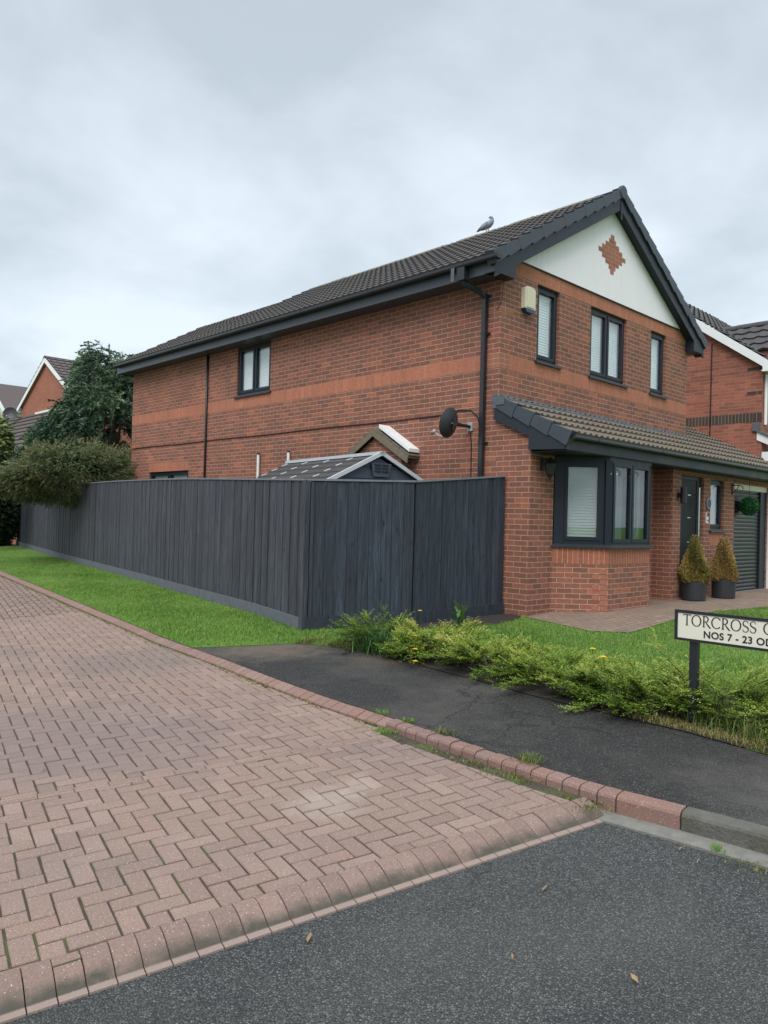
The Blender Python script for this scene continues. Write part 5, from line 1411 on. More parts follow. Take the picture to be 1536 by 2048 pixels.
# ------------------------------------------------------------------ fence
fence = thing('timber_fence', (-2.92, 0.69, -0.165), 'tall dark grey timber board fence running from the house corner along the verge', 'fence')
front = Path(FENCE[:3], smooth=False); sidep = Path(FENCE[2:], smooth=True)
def fence_run(path, s0, s1, bw, name, mat, side, gap, nogap=0.0):
    """side: +1 outside is to the right of travel"""
    m = MB(); T = []
    s_ = s0; k = 0
    while s_ < s1 - 0.02:
        w = bw * random.uniform(0.93, 1.07); e = min(s_ + w, s1)
        if s1 - e < 0.03: e = s1
        a, b = path.at(s_ + gap / 2), path.at(e - gap / 2); tg = path.tan((s_ + e) / 2); nr = np.array([tg[1], -tg[0]]) * side
        dj = random.uniform(-0.0025, 0.0025) + (0.006 if k % 2 else 0); th = 0.018
        tj = random.uniform(0, 1); tw = random.uniform(-0.0025, 0.0025)
        P = []
        for q, o_ in ((a, tw), (b, -tw)):
            for d_ in (dj + o_, dj + o_ + th):
                P.append((q[0] + nr[0] * d_, q[1] + nr[1] * d_, q[2], q[3]))
        # P0 a-inner, P1 a-outer, P2 b-inner, P3 b-outer
        lo = [Vector((p[0], p[1], p[2] + 0.10)) for p in P]; hi = [Vector((p[0], p[1], p[3] - 0.012)) for p in P]
        u0 = random.uniform(0, 50); W_ = e - s_
        H = P[0][3] - P[0][2]
        quads = [([lo[1], lo[3], hi[3], hi[1]], True), ([lo[2], lo[0], hi[0], hi[2]], True), ([lo[0], lo[1], hi[1], hi[0]], False), ([lo[3], lo[2], hi[2], hi[3]], False), ([hi[0], hi[1], hi[3], hi[2]], False)]
        for q, big in quads:
            if side < 0: q = q[::-1]
            uv = [(u0, u0), (u0 + W_, u0), (u0 + W_, u0 + H), (u0, u0 + H)] if big else [(u0, u0), (u0 + 0.018, u0), (u0 + 0.018, u0 + H), (u0, u0 + H)]
            if side < 0 and big: uv = uv[::-1]
            m.face(q, 0, uv); T.append(tj)
        s_ = e; k += 1
    o = m.build(name, mat, fence)
    face_tint(o, T); return o
random.seed(4)
# outside of the fence: travelling from the house, the outside is on the left of the front run
seg1 = front.d[1]
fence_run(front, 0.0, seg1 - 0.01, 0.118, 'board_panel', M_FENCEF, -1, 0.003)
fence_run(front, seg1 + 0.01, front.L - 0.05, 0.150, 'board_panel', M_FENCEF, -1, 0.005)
fence_run(sidep, 0.05, 4.1, 0.125, 'board_panel', M_FENCE, -1, 0.004)
fence_run(sidep, 4.1, 9.0, 0.125, 'board_panel', M_FENCE, -1, 0.002)
fence_run(sidep, 9.0, 14.0, 0.14, 'board_panel', M_FENCE, -1, 0.002)
fence_run(sidep, 14.0, sidep.L, 0.16, 'board_panel', M_FENCE, -1, 0.002)
def along(path, s0, s1, step, d0, d1, zlo, zhi, name, mat, side=-1, parent=None, pieces=None, tilt=0.0):
    m = MB(); s_ = s0
    while s_ < s1 - 1e-6:
        e = min(s_ + step, s1); A, B = path.at(s_), path.at(e); tg = path.tan((s_ + e) / 2); nr = np.array([tg[1], -tg[0]]) * side
        if pieces: e2 = e - pieces; B = path.at(e2)
        C = []
        for q in (A, B):
            for d_, zf in ((d0, zlo), (d1, zlo), (d1 - tilt, zhi), (d0, zhi)):
                C.append(Vector((q[0] + nr[0] * d_, q[1] + nr[1] * d_, zf(q))))
        for i in range(4):
            j = (i + 1) % 4; q = [C[i], C[j], C[4 + j], C[4 + i]]
            m.face(q if side < 0 else q[::-1])
        m.face([C[3], C[2], C[1], C[0]]); m.face([C[4], C[5], C[6], C[7]])
        s_ = e
    return m.build(name, mat, parent or fence)
for pth, a, b, st in ((front, 0.0, seg1, 2), (front, seg1, front.L + 0.01, 2), (sidep, -0.0, sidep.L, 0.45)):
    along(pth, a, b, st, -0.022, 0.036, lambda q: q[3] - 0.012, lambda q: q[3] + 0.012, 'capping_rail', M_CAP)
along(front, 0.0, seg1, 2, 0.024, 0.044, lambda q: q[2] - 0.05, lambda q: q[2] + 0.145, 'gravel_board', M_FENCEF)
along(front, seg1, front.L + 0.03, 2, 0.024, 0.044, lambda q: q[2] - 0.05, lambda q: q[2] + 0.15, 'gravel_board', M_FENCEF)
along(sidep, -0.03, sidep.L, 0.62, 0.022, 0.046, lambda q: q[2] - 0.06, lambda q: q[2] + 0.135, 'gravel_board', M_GRAVEL, pieces=0.006)
for pth, ss in ((front, (0.06, seg1, front.L - 0.03)), (sidep, (2.4, 4.8, 7.2, 9.6, 12.0, 14.4, 16.8))):
    for s_ in ss:
        q = pth.at(s_); tg = pth.tan(s_); nr = np.array([tg[1], -tg[0]])
        c = np.array([q[0], q[1]]) + nr * 0.055
        ps = MB(); ps.box((c[0] - 0.04, c[1] - 0.04, q[2] - 0.1), (c[0] + 0.04, c[1] + 0.04, q[3] - 0.03)); ps.build('post', M_FENCEF, fence)
cpst = MB(); q = FENCE[2]; cpst.box((q[0] - 0.055, q[1] - 0.05, q[2] - 0.08), (q[0] + 0.02, q[1] + 0.02, q[3] - 0.01)); cp = cpst.build('corner_board', M_FENCE, fence); face_tint(cp, [0.75] * 6)

# ------------------------------------------------------------------ garden shed
SD = Vector((0.1545, 0.988, 0)); SN = Vector((-0.988, 0.1545, 0))      # ridge direction (away), left side
SF = Vector((-1.3247, 1.0201, 0))
shed = thing('garden_shed', (-1.2, 2.4, -0.1), 'blue grey plastic garden shed with dark shingle roof behind the fence', 'shed')
HW, HR, HE, SLN = 0.90, 2.135, 1.70, 2.82
def S(l, a, z): return SF + SN * l + SD * a + Vector((0, 0, z))
m = MB()
m.prism([S(HW, 0.05, -0.1), S(-HW, 0.05, -0.1), S(-HW, 0.05, HE), S(0, 0.05, HR - 0.05), S(HW, 0.05, HE)][::-1] if False else [S(HW, 0.05, -0.1), S(-HW, 0.05, -0.1), S(-HW, 0.05, HE), S(0, 0.05, HR - 0.05), S(HW, 0.05, HE)], SD * (SLN - 0.1))
for z in (1.45, 1.62, 1.79, 1.955):              # shiplap lines
    w = HW if z < HE else HW * (HR - 0.05 - z) / (HR - 0.05 - HE)
    a, b = S(w - 0.01, 0.035, z), S(-w + 0.01, 0.035, z)
    m.obox(a, b - a, SD * 0.02, Vector((0, 0, 0.014)))
m.build('body', M_SHED, shed, merge=False)
m = MB()
for sd_ in (1, -1):
    nrow = 5
    for r in range(nrow):
        f0, f1 = r / nrow, (r + 1) / nrow
        def RP(f, a, dz): return S(sd_ * HW * 1.05 * (1 - f), a, HE - 0.02 + (HR - HE + 0.02) * f + dz)
        ka = 8
        P = [RP(f0, 0.0, 0.022), RP(f0, SLN, 0.022), RP(f1, SLN, 0.004), RP(f1, 0.0, 0.004)]
        Q = [RP(f0, 0.0, 0.0), RP(f0, SLN, 0.0)]
        m.face(P if sd_ < 0 else P[::-1]); q = [Q[0], Q[1], P[1], P[0]]; m.face(q if sd_ < 0 else q[::-1])
for sd_ in (1, -1):
    for a in (0.68, 1.36, 2.05, 2.74):
        for r in range(5):
            f0, f1 = r / 5, (r + 1) / 5
            p, q = RP, None
            A = S(sd_ * HW * 1.05 * (1 - f0 - 0.03), a, HE - 0.02 + (HR - HE + 0.02) * (f0 + 0.03) + 0.0225); B = S(sd_ * HW * 1.05 * (1 - f1 + 0.06), a, HE - 0.02 + (HR - HE + 0.02) * (f1 - 0.06) + 0.010)
            m.tube([A, B], 0.010, 5, 1)
shr = m.build('roof', [M_SHEDROOF, M_SHEDTRIM], shed)
m = MB()
for sd_ in (1, -1):
    A, B = S(sd_ * HW * 1.08, -0.02, HE - 0.055), S(0, -0.02, HR - 0.01)
    d = B - A
    m.obox(A, d, SD * 0.05, Vector((0, 0, 0.06))) if sd_ > 0 else m.obox(A, SD * 0.05, d, Vector((0, 0, 0.06)))
A = S(0.045, -0.02, HR - 0.0); m.obox(A, SN * -0.09, SD * (SLN + 0.04), Vector((0, 0, 0.045)))
m.build('trim', M_SHEDTRIM, shed)
m = MB()
vc = S(0, 0.02, 1.93)
def VP(l, z, d=0.0): return vc + SN * l + Vector((0, 0, z)) - SD * d
m.prism([VP(0.17, 0.08), VP(0.13, -0.11), VP(-0.13, -0.11), VP(-0.17, 0.08)], -SD * 0.018)
for i in range(3):
    for l0, l1 in ((0.12, 0.01), (-0.01, -0.12)):
        z = 0.045 - i * 0.045; m.obox(VP(l0, z, 0.03), SN * (l1 - l0), SD * 0.012, Vector((0, 0, 0.022)), 1)
m.build('gable_vent', [M_SHED, M_BLACK], shed)

# ------------------------------------------------------------------ pigeon on the ridge
def loft(mb, rings, n=14, mat=0):
    """rings: (centre, radius along a, radius along b, a, b)"""
    idx = []
    for c, ra, rb, a, b in rings:
        i0 = len(mb.v)
        for k in range(n):
            t = 2 * math.pi * k / n; mb.v.append(Vector(c) + Vector(a) * (ra * math.cos(t)) + Vector(b) * (rb * math.sin(t)))
        idx.append(i0)
    for A, B in zip(idx, idx[1:]):
        for k in range(n):
            mb.f.append([A + k, A + (k + 1) % n, B + (k + 1) % n, B + k]); mb.m.append(mat); mb.uv += [(0, 0)] * 4
    for i0, r in ((idx[0], True), (idx[-1], False)):
        q = [i0 + k for k in range(n)]; q = q[::-1] if r else q
        mb.f.append(q); mb.m.append(mat); mb.uv += [(0, 0)] * n
zp = zr + 0.012
pg = thing('pigeon', (RX, 2.78, zp), 'grey pigeon standing on the roof ridge with its head tucked round', 'pigeon')
# the bird faces the front of the house (-y), tail towards +y
def pb_(y, z): return Vector((RX, 2.74 - y, zp + z))
m = MB(); ax_ = Vector((1, 0, 0))
spine = [(-0.235, 0.075, 0.012, 0.006), (-0.20, 0.088, 0.032, 0.010), (-0.14, 0.102, 0.036, 0.018), (-0.09, 0.115, 0.055, 0.042), (-0.03, 0.132, 0.068, 0.064), (0.03, 0.150, 0.068, 0.072), (0.075, 0.175, 0.056, 0.062), (0.10, 0.208, 0.042, 0.046), (0.102, 0.240, 0.031, 0.032), (0.088, 0.268, 0.029, 0.029), (0.062, 0.282, 0.025, 0.024), (0.038, 0.283, 0.010, 0.010), (0.020, 0.279, 0.004, 0.004)]
pts = [pb_(a, b) for a, b, _, _ in spine]; rings = []
for i, (a, b, rx, rz) in enumerate(spine):
    d = (pts[min(i + 1, len(pts) - 1)] - pts[max(i - 1, 0)]).normalized(); up_ = ax_.cross(d).normalized()
    rings.append((pts[i], rx, rz, ax_, up_))
loft(m, rings)
def bird_mat():
    m_ = Mat('grey_plumage', 0.7); o = m_.obj(); s_ = m_.n('ShaderNodeSeparateXYZ'); m_.l(o, s_.inputs[0])
    c = m_.mix(m_.noise(o, 40, 3), (0.20, 0.22, 0.26), (0.33, 0.35, 0.39))
    c = m_.mix(m_.step(s_.outputs[1], 0.09, 0.15), c, (0.08, 0.085, 0.10))
    c = m_.mix(m_.step(s_.outputs[2], 0.20, 0.245), c, (0.12, 0.135, 0.16))
    m_.col(c); return m_.m
m.build('body', bird_mat(), pg, smooth=True)
m = MB()
for sx in (-1, 1):
    rg = []
    for f in np.linspace(0, 1, 7):
        y = 0.045 - 0.24 * f; rg.append((pb_(y, 0.155 - 0.055 * f) + ax_ * sx * (0.058 - 0.03 * f), 0.014 * (1 - f * 0.7), 0.045 * math.sin(math.pi * min(1, 0.25 + f * 0.75)) + 0.006, ax_, Vector((0, 0, 1))))
    loft(m, rg, 10)
m.build('wings', plain('wing_grey', (0.15, 0.165, 0.19), 0.7, nscale=50, amt=0.3), pg, smooth=True)
m = MB()
for sx in (-0.028, 0.028):
    m.tube([pb_(0.0, 0.10) + ax_ * sx, pb_(0.005, 0.05) + ax_ * sx, pb_(0.0, 0.0) + ax_ * sx], [0.012, 0.007, 0.006], 6)
    for dy in (-0.02, 0.0, 0.03): m.tube([pb_(0.0, 0.004) + ax_ * sx, pb_(0.028 if dy >= 0 else -0.02, 0.002) + ax_ * (sx + (dy if dy > 0 else 0) * 0.5)], 0.004, 5)
m.build('legs', plain('pink_legs', (0.35, 0.13, 0.10), 0.6), pg)
pg.scale = (1.0, 1.12, 1.0)

# ------------------------------------------------------------------ street name sign
sign = thing('street_name_sign', (-3.34, -4.37, V(-3.34)), 'low white street name sign on a black post at the path edge', 'street sign')
SX = -3.355; z0, z1 = 0.402, 0.612; ya, yb = -4.245, -5.35
for a_, b_ in ((-4.40, -4.345), (-5.27, -5.215)):
    m = MB(); m.box((SX + 0.005, a_, V(-3.34) - 0.2), (SX + 0.055, b_, z0 + 0.16)); m.build('post', M_SIGNBLACK, sign)
m = MB(); m.box((SX - 0.012, yb, z0), (SX + 0.0045, ya, z1)); m.build('plate', M_SIGN, sign)
m = MB(); e = 0.016
m.box((SX - 0.017, yb - 0.004, z1 - e), (SX - 0.0122, ya + 0.004, z1 + 0.004)); m.box((SX - 0.017, yb - 0.004, z0 - 0.004), (SX - 0.0122, ya + 0.004, z0 + e * 0.9)); m.box((SX - 0.0168, yb - 0.004, z0 + e * 0.9), (SX - 0.0122, yb + e, z1 - e)); m.box((SX - 0.0168, ya - e * 1.2, z0 + e * 0.9), (SX - 0.0122, ya + 0.004, z1 - e))
m.box((SX - 0.0122, ya + 0.0005, z0 - 0.004), (SX + 0.005, ya + 0.004, z1 + 0.004)); m.box((SX - 0.0122, yb, z1 + 0.0003), (SX + 0.005, ya, z1 + 0.004)); m.box((SX - 0.0122, yb, z0 - 0.004), (SX + 0.005, ya, z0 - 0.0003))
m.build('frame', M_SIGNBLACK, sign)
# serif capitals drawn as ribbons: u to the right (-y), v up
def ribbon(mb, pts, ws):
    pts = [np.array(p, float) for p in pts]; L_, R_ = [], []
    for i, p in enumerate(pts):
        d = pts[min(i + 1, len(pts) - 1)] - pts[max(i - 1, 0)]; d /= np.linalg.norm(d); nrm = np.array([-d[1], d[0]])
        w = ws[i] if isinstance(ws, (list, tuple, np.ndarray)) else ws
        L_.append(p + nrm * w / 2); R_.append(p - nrm * w / 2)
    for i in range(len(pts) - 1):
        q = [R_[i], R_[i + 1], L_[i + 1], L_[i]]
        mb.append(q)
def arcp(cx, cy, rx, ry, a0, a1, n=18): return [(cx + rx * math.cos(math.radians(a)), cy + ry * math.sin(math.radians(a))) for a in np.linspace(a0, a1, n)]
def arcw(a0, a1, n, thick, thin): return [thin + (thick - thin) * abs(math.cos(math.radians(a))) for a in np.linspace(a0, a1, n)]
TK, TN = 0.115, 0.055
def glyph(ch):
    G = []
    if ch == 'T':
        ribbon(G, [(0.36, 0), (0.36, 1)], TK); ribbon(G, [(0.02, 0.965), (0.70, 0.965)], TN * 1.2); ribbon(G, [(0.24, 0.015), (0.48, 0.015)], TN * 0.7)
        ribbon(G, [(0.03, 0.98), (0.0, 0.86)], TN * 0.9); ribbon(G, [(0.69, 0.98), (0.72, 0.86)], TN * 0.9); return G, 0.72
    if ch == 'O':
        ribbon(G, arcp(0.45, 0.5, 0.40, 0.485, 0, 360, 40), arcw(0, 360, 40, TK, TN)); return G, 0.92
    if ch == 'C':
        ribbon(G, arcp(0.46, 0.5, 0.41, 0.485, 42, 318, 30), arcw(42, 318, 30, TK, TN)); ribbon(G, [(0.775, 0.93), (0.775, 0.74)], TN * 0.8); return G, 0.82
    if ch == 'R':
        ribbon(G, [(0.15, 0), (0.15, 1)], TK); ribbon(G, [(0.03, 0.015), (0.27, 0.015)], TN * 0.7); ribbon(G, [(0.03, 0.985), (0.2, 0.985)], TN * 0.7)
        ribbon(G, [(0.15, 0.97), (0.32, 0.97)] + arcp(0.32, 0.735, 0.21, 0.235, 85, -85, 14) + [(0.15, 0.50)], [TN, TN] + arcw(85, -85, 14, TK, TN) + [TN])
        ribbon(G, [(0.30, 0.50), (0.52, 0.2), (0.72, -0.02), (0.80, -0.03)], [TN * 1.2, TK, TK * 0.9, TN * 0.6]); return G, 0.76
    if ch == 'S':
        a = arcp(0.29, 0.745, 0.215, 0.235, 35, 225, 16); b = arcp(0.28, 0.255, 0.235, 0.245, 55, -150, 18)
        ribbon(G, a + [(0.20, 0.55)] + [(0.34, 0.47)] + b, [TN] * 10 + [TK * 0.9] * 8 + [TK * 0.95] * 6 + [TN * 1.1] * 12)
        ribbon(G, [(0.475, 0.92), (0.475, 0.78)], TN * 0.7); ribbon(G, [(0.065, 0.24), (0.065, 0.08)], TN * 0.7); return G, 0.56
    return G, 0.45
m = MB(); cap = 0.0785; u = 0.058; vb = 0.108
for ch in 'TORCROSS C':
    G, w = glyph(ch)
    for q in G:
        P = [Vector((SX - 0.0124, ya - (u + p[0] * cap), z0 + vb + p[1] * cap)) for p in q]
        F_ = [p + Vector((-0.0016, 0, 0)) for p in P]
        m.face(F_)
        for i in range(4): m.face([P[i], P[(i + 1) % 4], F_[(i + 1) % 4], F_[i]])
    u += (w + 0.058) * cap
m.build('lettering', M_SIGNBLACK, sign)
fc = bpy.data.curves.new('number_text', 'FONT'); fc.body = 'NOS 7 - 23 ODD'; fc.size = 0.068; fc.extrude = 0.0008; fc.offset = 0.0016; fc.space_character = 1.05
fo = bpy.data.objects.new('number_text', fc); COL.objects.link(fo)
dg = bpy.context.evaluated_depsgraph_get(); dg.update()
me = bpy.data.meshes.new_from_object(fo.evaluated_get(dg)); bpy.data.objects.remove(fo)
me.materials.clear(); me.materials.append(M_SIGNBLACK)
lt = bpy.data.objects.new('lettering', me); COL.objects.link(lt); lt.parent = sign
mw = Matrix(((0, 0, -1, SX - 0.0132), (-1, 0, 0, ya - 0.205), (0, 1, 0, z0 + 0.034), (0, 0, 0, 1)))
lt.matrix_parent_inverse = Matrix.Identity(4); lt.matrix_basis = Matrix.Translation(-Vector(sign.location)) @ mw

# ------------------------------------------------------------------ hedge shrubs along the path
def twig_shrub(name, label, cx, cy, rx, ry, h, ntw, mat, seed, lsz=0.024, group=None, cat='shrub', upr=0.6, tmean=0.55, nbranch=64):
    r = np.random.default_rng(seed)
    t = thing(name, (cx, cy, V(cx)), label, cat, group)
    V4, F4, T4 = [], [], []; nv = 0
    stem = MB(); up = np.array([0, 0, 1.0]); z0 = V(cx)
    per = max(4, ntw // nbranch)
    for bi in range(nbranch):
        a = r.uniform(0, 2 * np.pi); q = math.sqrt(r.uniform(0.0, 1)) * 0.6
        b = np.array([cx + rx * q * math.cos(a), cy + ry * q * math.sin(a), z0 + 0.02])
        a2 = a + r.normal(0, 0.6)
        out_ = np.array([math.cos(a2) * rx, math.sin(a2) * ry, 0]); out_ /= np.linalg.norm(out_)
        Lb = h * r.uniform(0.75, 1.35); el = r.uniform(0.15, 1.25) * (0.7 + upr * 0.5)
        d0 = out_ * math.cos(el) + up * (math.sin(el) + 0.15); d0 /= np.linalg.norm(d0)
        drp = r.uniform(0.15, 0.6)
        bt = r.normal(0, 0.10)
        def bp(s_): return b + d0 * (Lb * s_) + out_ * (0.3 * Lb * s_ ** 2) - up * (drp * Lb * s_ ** 2.4)
        stem.tube([bp(0), bp(0.5), bp(1.0)], [0.006, 0.004, 0.002], 5)
        side = np.cross(d0, up); side /= np.linalg.norm(side) + 1e-9
        for k in range(per):
            s0 = r.uniform(0.25, 1.0); o = bp(s0)
            sg = 1 if k % 2 else -1
            dv = d0 * r.uniform(0.3, 1.0) + side * sg * r.uniform(0.2, 1.0) + up * r.uniform(-0.15, 0.65) + out_ * 0.25 + r.normal(0, 0.12, 3)
            dv /= np.linalg.norm(dv); Lt = h * r.uniform(0.22, 0.55)
            nl = max(6, int(Lt / 0.0105)); ss = np.linspace(0.06, 1, nl)
            P = o + dv * (Lt * ss)[:, None] - up * (0.22 * Lt * ss ** 2)[:, None]
            P[:, 2] = np.maximum(P[:, 2], z0 + 0.008)
            tg = unit(np.gradient(P, axis=0)); sd_ = unit(np.cross(tg, up + r.normal(0, 0.25, 3)))
            sgn = np.where(np.arange(nl) % 2 == 0, 1.0, -1.0)[:, None]
            ax = sd_ * sgn * 0.95 + tg * 0.4 + up * 0.15 + r.normal(0, 0.2, (nl, 3))
            hrel = np.clip((P[:, 2] - z0) / h, 0, 1.2)
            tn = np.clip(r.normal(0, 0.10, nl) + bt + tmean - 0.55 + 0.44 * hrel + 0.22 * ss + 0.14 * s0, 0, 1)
            tp = 1 - 0.35 * ss
            v_, f_, t_ = leaves(P, ax, np.cross(ax, up) + r.normal(0, 0.2, (nl, 3)), lsz * tp * r.uniform(0.75, 1.3, nl), lsz * tp * 0.72 * r.uniform(0.8, 1.2, nl), tn)
            V4.append(v_); F4.append(f_ + nv); T4.append(t_); nv += len(v_)
    np_mesh('foliage', np.concatenate(V4), np.concatenate(F4), mat, t, np.concatenate(T4), org=ORG[t.name])
    stem.build('stems', M_BARK, t)
    return t
GRP = 'low golden green shrubs along the path'
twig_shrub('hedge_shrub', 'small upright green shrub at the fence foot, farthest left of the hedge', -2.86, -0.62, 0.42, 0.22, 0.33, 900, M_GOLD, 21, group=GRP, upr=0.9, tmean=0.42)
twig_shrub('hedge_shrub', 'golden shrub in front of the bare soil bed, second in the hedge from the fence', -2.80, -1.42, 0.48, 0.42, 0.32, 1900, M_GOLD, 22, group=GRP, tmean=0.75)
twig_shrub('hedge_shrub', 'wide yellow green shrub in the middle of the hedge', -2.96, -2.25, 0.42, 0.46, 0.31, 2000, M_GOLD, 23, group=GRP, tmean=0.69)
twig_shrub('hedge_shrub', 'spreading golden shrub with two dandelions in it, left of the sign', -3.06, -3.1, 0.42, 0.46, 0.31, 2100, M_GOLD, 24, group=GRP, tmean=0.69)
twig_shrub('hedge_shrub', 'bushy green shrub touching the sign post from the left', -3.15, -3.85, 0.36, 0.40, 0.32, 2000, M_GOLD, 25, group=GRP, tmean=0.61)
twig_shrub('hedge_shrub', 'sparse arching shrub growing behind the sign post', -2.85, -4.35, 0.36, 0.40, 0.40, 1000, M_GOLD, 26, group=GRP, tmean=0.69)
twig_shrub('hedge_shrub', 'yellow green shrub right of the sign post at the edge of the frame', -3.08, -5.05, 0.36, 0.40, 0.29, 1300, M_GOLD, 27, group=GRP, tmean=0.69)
# strap leaved clump
t = thing('strap_leaf_plant', (-3.12, -0.98, V(-3.12)), 'dark green strap leaved clump at the fence end of the hedge', 'plant')
n = 420; P = np.stack([rng.normal(-3.12, 0.12, n), rng.normal(-1.0, 0.14, n), np.full(n, V(-3.12))], 1)
v_, f_, t_ = blades(P, rng.uniform(0.14, 0.34, n), rng.uniform(0.3, 1.3, n), rng.uniform(0.008, 0.016, n), rng.uniform(0.0, 0.7, n))
np_mesh('leaves', v_, f_, M_WEED, t, t_, org=ORG[t.name])
t = thing('broad_leaf_weed', (-1.45, -0.62, V(-1.45)), 'broad leaved dock weed standing up between hedge and fence', 'weed')
n = 26; a = rng.uniform(0, 6.28, n); P = np.stack([np.full(n, -1.45) + rng.normal(0, 0.03, n), np.full(n, -0.62) + rng.normal(0, 0.03, n), V(-1.45) + rng.uniform(0, 0.22, n)], 1)
ax = np.stack([np.cos(a) * 0.6, np.sin(a) * 0.6, rng.uniform(0.4, 1.2, n)], 1)
v_, f_, t_ = leaves(P, ax, rnd_dir(n), rng.uniform(0.12, 0.2, n), rng.uniform(0.04, 0.065, n), rng.uniform(0.2, 0.9, n))
np_mesh('leaves', v_, f_, M_WEED, t, t_, org=ORG[t.name])
m = MB(); m.tube([(-1.45, -0.62, V(-1.45)), (-1.44, -0.62, V(-1.45) + 0.26)], [0.008, 0.004], 5); m.build('stem', M_WEED, t)

# dandelions
def dandelion(x, y, h, label):
    t = thing('dandelion', (x, y, V(x)), label, 'dandelion', 'dandelions in the hedge')
    m = MB(); m.tube([(x, y, V(x)), (x + 0.01, y, V(x) + h * 0.6), (x, y + 0.008, V(x) + h)], 0.003, 5); m.build('stem', M_WEED, t)
    m = MB(); c = Vector((x, y + 0.008, V(x) + h))
    for ring, (r_, el) in enumerate(((0.026, 0.25), (0.021, 0.6), (0.013, 1.0))):
        for k in range(16):
            a = 2 * math.pi * k / 16 + ring * 0.2; d = Vector((math.cos(a) * math.cos(el), math.sin(a) * math.cos(el), math.sin(el))); s_ = Vector((-math.sin(a), math.cos(a), 0)) * 0.0045
            m.face([c - s_ * 0.5, c + s_ * 0.5, c + d * r_ + s_, c + d * r_ - s_])
    m.build('flower', M_PETAL, t)
for x, y, h, lb in ((-2.98, -3.36, 0.34, 'upper left of the two open dandelions in the hedge'), (-3.13, -3.55, 0.32, 'lower right of the two open dandelions in the hedge'), (-2.2, -0.62, 0.30, 'tall dandelion against the grey fence'),
                    (-3.05, -1.35, 0.20, 'dandelion among the shrub leaves below the tall one'), (-3.33, -1.62, 0.14, 'low dandelion at the hedge front near the strap leaved clump'), (-3.46, -1.75, 0.06, 'dandelion lying at the path edge by the fence end')):
    dandelion(x, y, h, lb)

# weeds and grass tufts at the kerb
def tuft(x, y, z, n, h, rad, mat, label, seed, grp='grass tufts along the kerb'):
    global rng
    keep = rng; rng = np.random.default_rng(seed)
    t = thing('grass_tuft', (x, y, z), label, 'grass tuft', grp)
    P = np.stack([rng.normal(x, rad, n), rng.normal(y, rad * 1.4, n), np.full(n, z - 0.003)], 1)
    v_, f_, t_ = blades(P, h * rng.uniform(0.4, 1.2, n), rng.uniform(0.3, 1.5, n), rng.uniform(0.003, 0.006, n), rng.uniform(0.1, 0.8, n))
    np_mesh('blades', v_, f_, mat, t, t_, org=ORG[t.name]); rng = keep
tuft(-4.84, -4.02, V(-4.84), 130, 0.075, 0.032, M_DRYGRASS, 'spiky pale grass tuft behind the kerb, nearest the sign', 31)
tuft(-4.74, -2.62, V(-4.74), 70, 0.035, 0.03, M_GRASS, 'small green tuft on the path where the kerb steps up', 32)
tuft(-4.76, -2.92, V(-4.76), 60, 0.035, 0.02, M_GRASS, 'tiny green tuft just right of the kerb step', 33)
tuft(-4.78, -3.28, V(-4.78), 90, 0.045, 0.035, M_DRYGRASS, 'yellowish tuft behind the middle of the raised kerb', 34)
tuft(-4.93, -2.86, R(-4.93), 170, 0.028, 0.045, M_GRASS, 'flat green weed patch at the end of the gutter', 35)
tuft(-4.97, -3.72, R(-4.97), 60, 0.02, 0.03, M_MOSS, 'small yellow tuft in the middle of the gutter', 36)
tuft(-5.0, -4.02, R(-5.0), 190, 0.022, 0.06, M_MOSS, 'yellow green weed patch at the foot of the raised kerb', 37)
tuft(-5.04, -4.52, R(-5.04) - 0.01, 220, 0.022, 0.06, M_MOSS, 'yellow weed patch at the corner of ramp and kerb', 38)
tuft(-4.97, -5.22, R(-4.95) - 0.05, 26, 0.05, 0.014, M_GRASS, 'green seedling growing at the foot of the grey kerb', 39)
tuft(-4.99, -5.44, R(-4.98) - 0.055, 120, 0.02, 0.05, M_MOSS, 'mossy patch at the tarmac edge beside the grey kerb', 40)
# fallen leaves
lf = []
def dead_leaf(x, y, z, a, L_, label):
    m = MB(); L_ *= 0.72; c = Vector((x, y, z + 0.006)); d = Vector((math.cos(a), math.sin(a), 0.15)); s_ = Vector((-math.sin(a), math.cos(a), 0.0))
    P = [(0, 0, 0), (0.3, 0.22, 0.006), (0.65, 0.2, 0.004), (1, 0, 0.012), (0.65, -0.2, 0.012), (0.3, -0.22, 0.012)]
    q = [c + d * (p[0] * L_) + s_ * (p[1] * L_) + Vector((0, 0, p[2])) for p in P]
    m.face([q[0], q[1], q[2], q[3]]); m.face([q[0], q[3], q[4], q[5]])
    o = m.build('fallen_leaf', M_DEADLEAF, None, org=(x, y, z)); tag(o, label, 'leaf', 'fallen leaves on the road')
for x, y, z, a, L_, lb in ((-7.0, -1.98, R(-7.0), 0.2, 0.05, 'brown leaf on the pink paving far left'), (-5.9, -4.84, R(-5.9) - 0.062, 0.0, 0.055, 'tan leaf on the tarmac near the ramp blocks'), (-6.19, -5.44, R(-6.19) - 0.062, 1.4, 0.05, 'tan leaf nearest the viewer on the tarmac'),
                           (-6.88, -4.43, R(-6.88) - 0.062, 0.6, 0.06, 'orange brown leaf at the foot of the ramp blocks'), (-5.09, -5.08, R(-5.07) - 0.062, -0.5, 0.06, 'curled leaf beside the stone channel'), (-5.16, -5.2, R(-5.1) - 0.062, -0.2, 0.03, 'small leaf just right of the curled leaf by the channel'), (-6.4, -5.05, R(-6.4) - 0.062, 0.9, 0.03, 'small brown scrap in the middle of the tarmac')):
    dead_leaf(x, y, z, a, L_, lb)

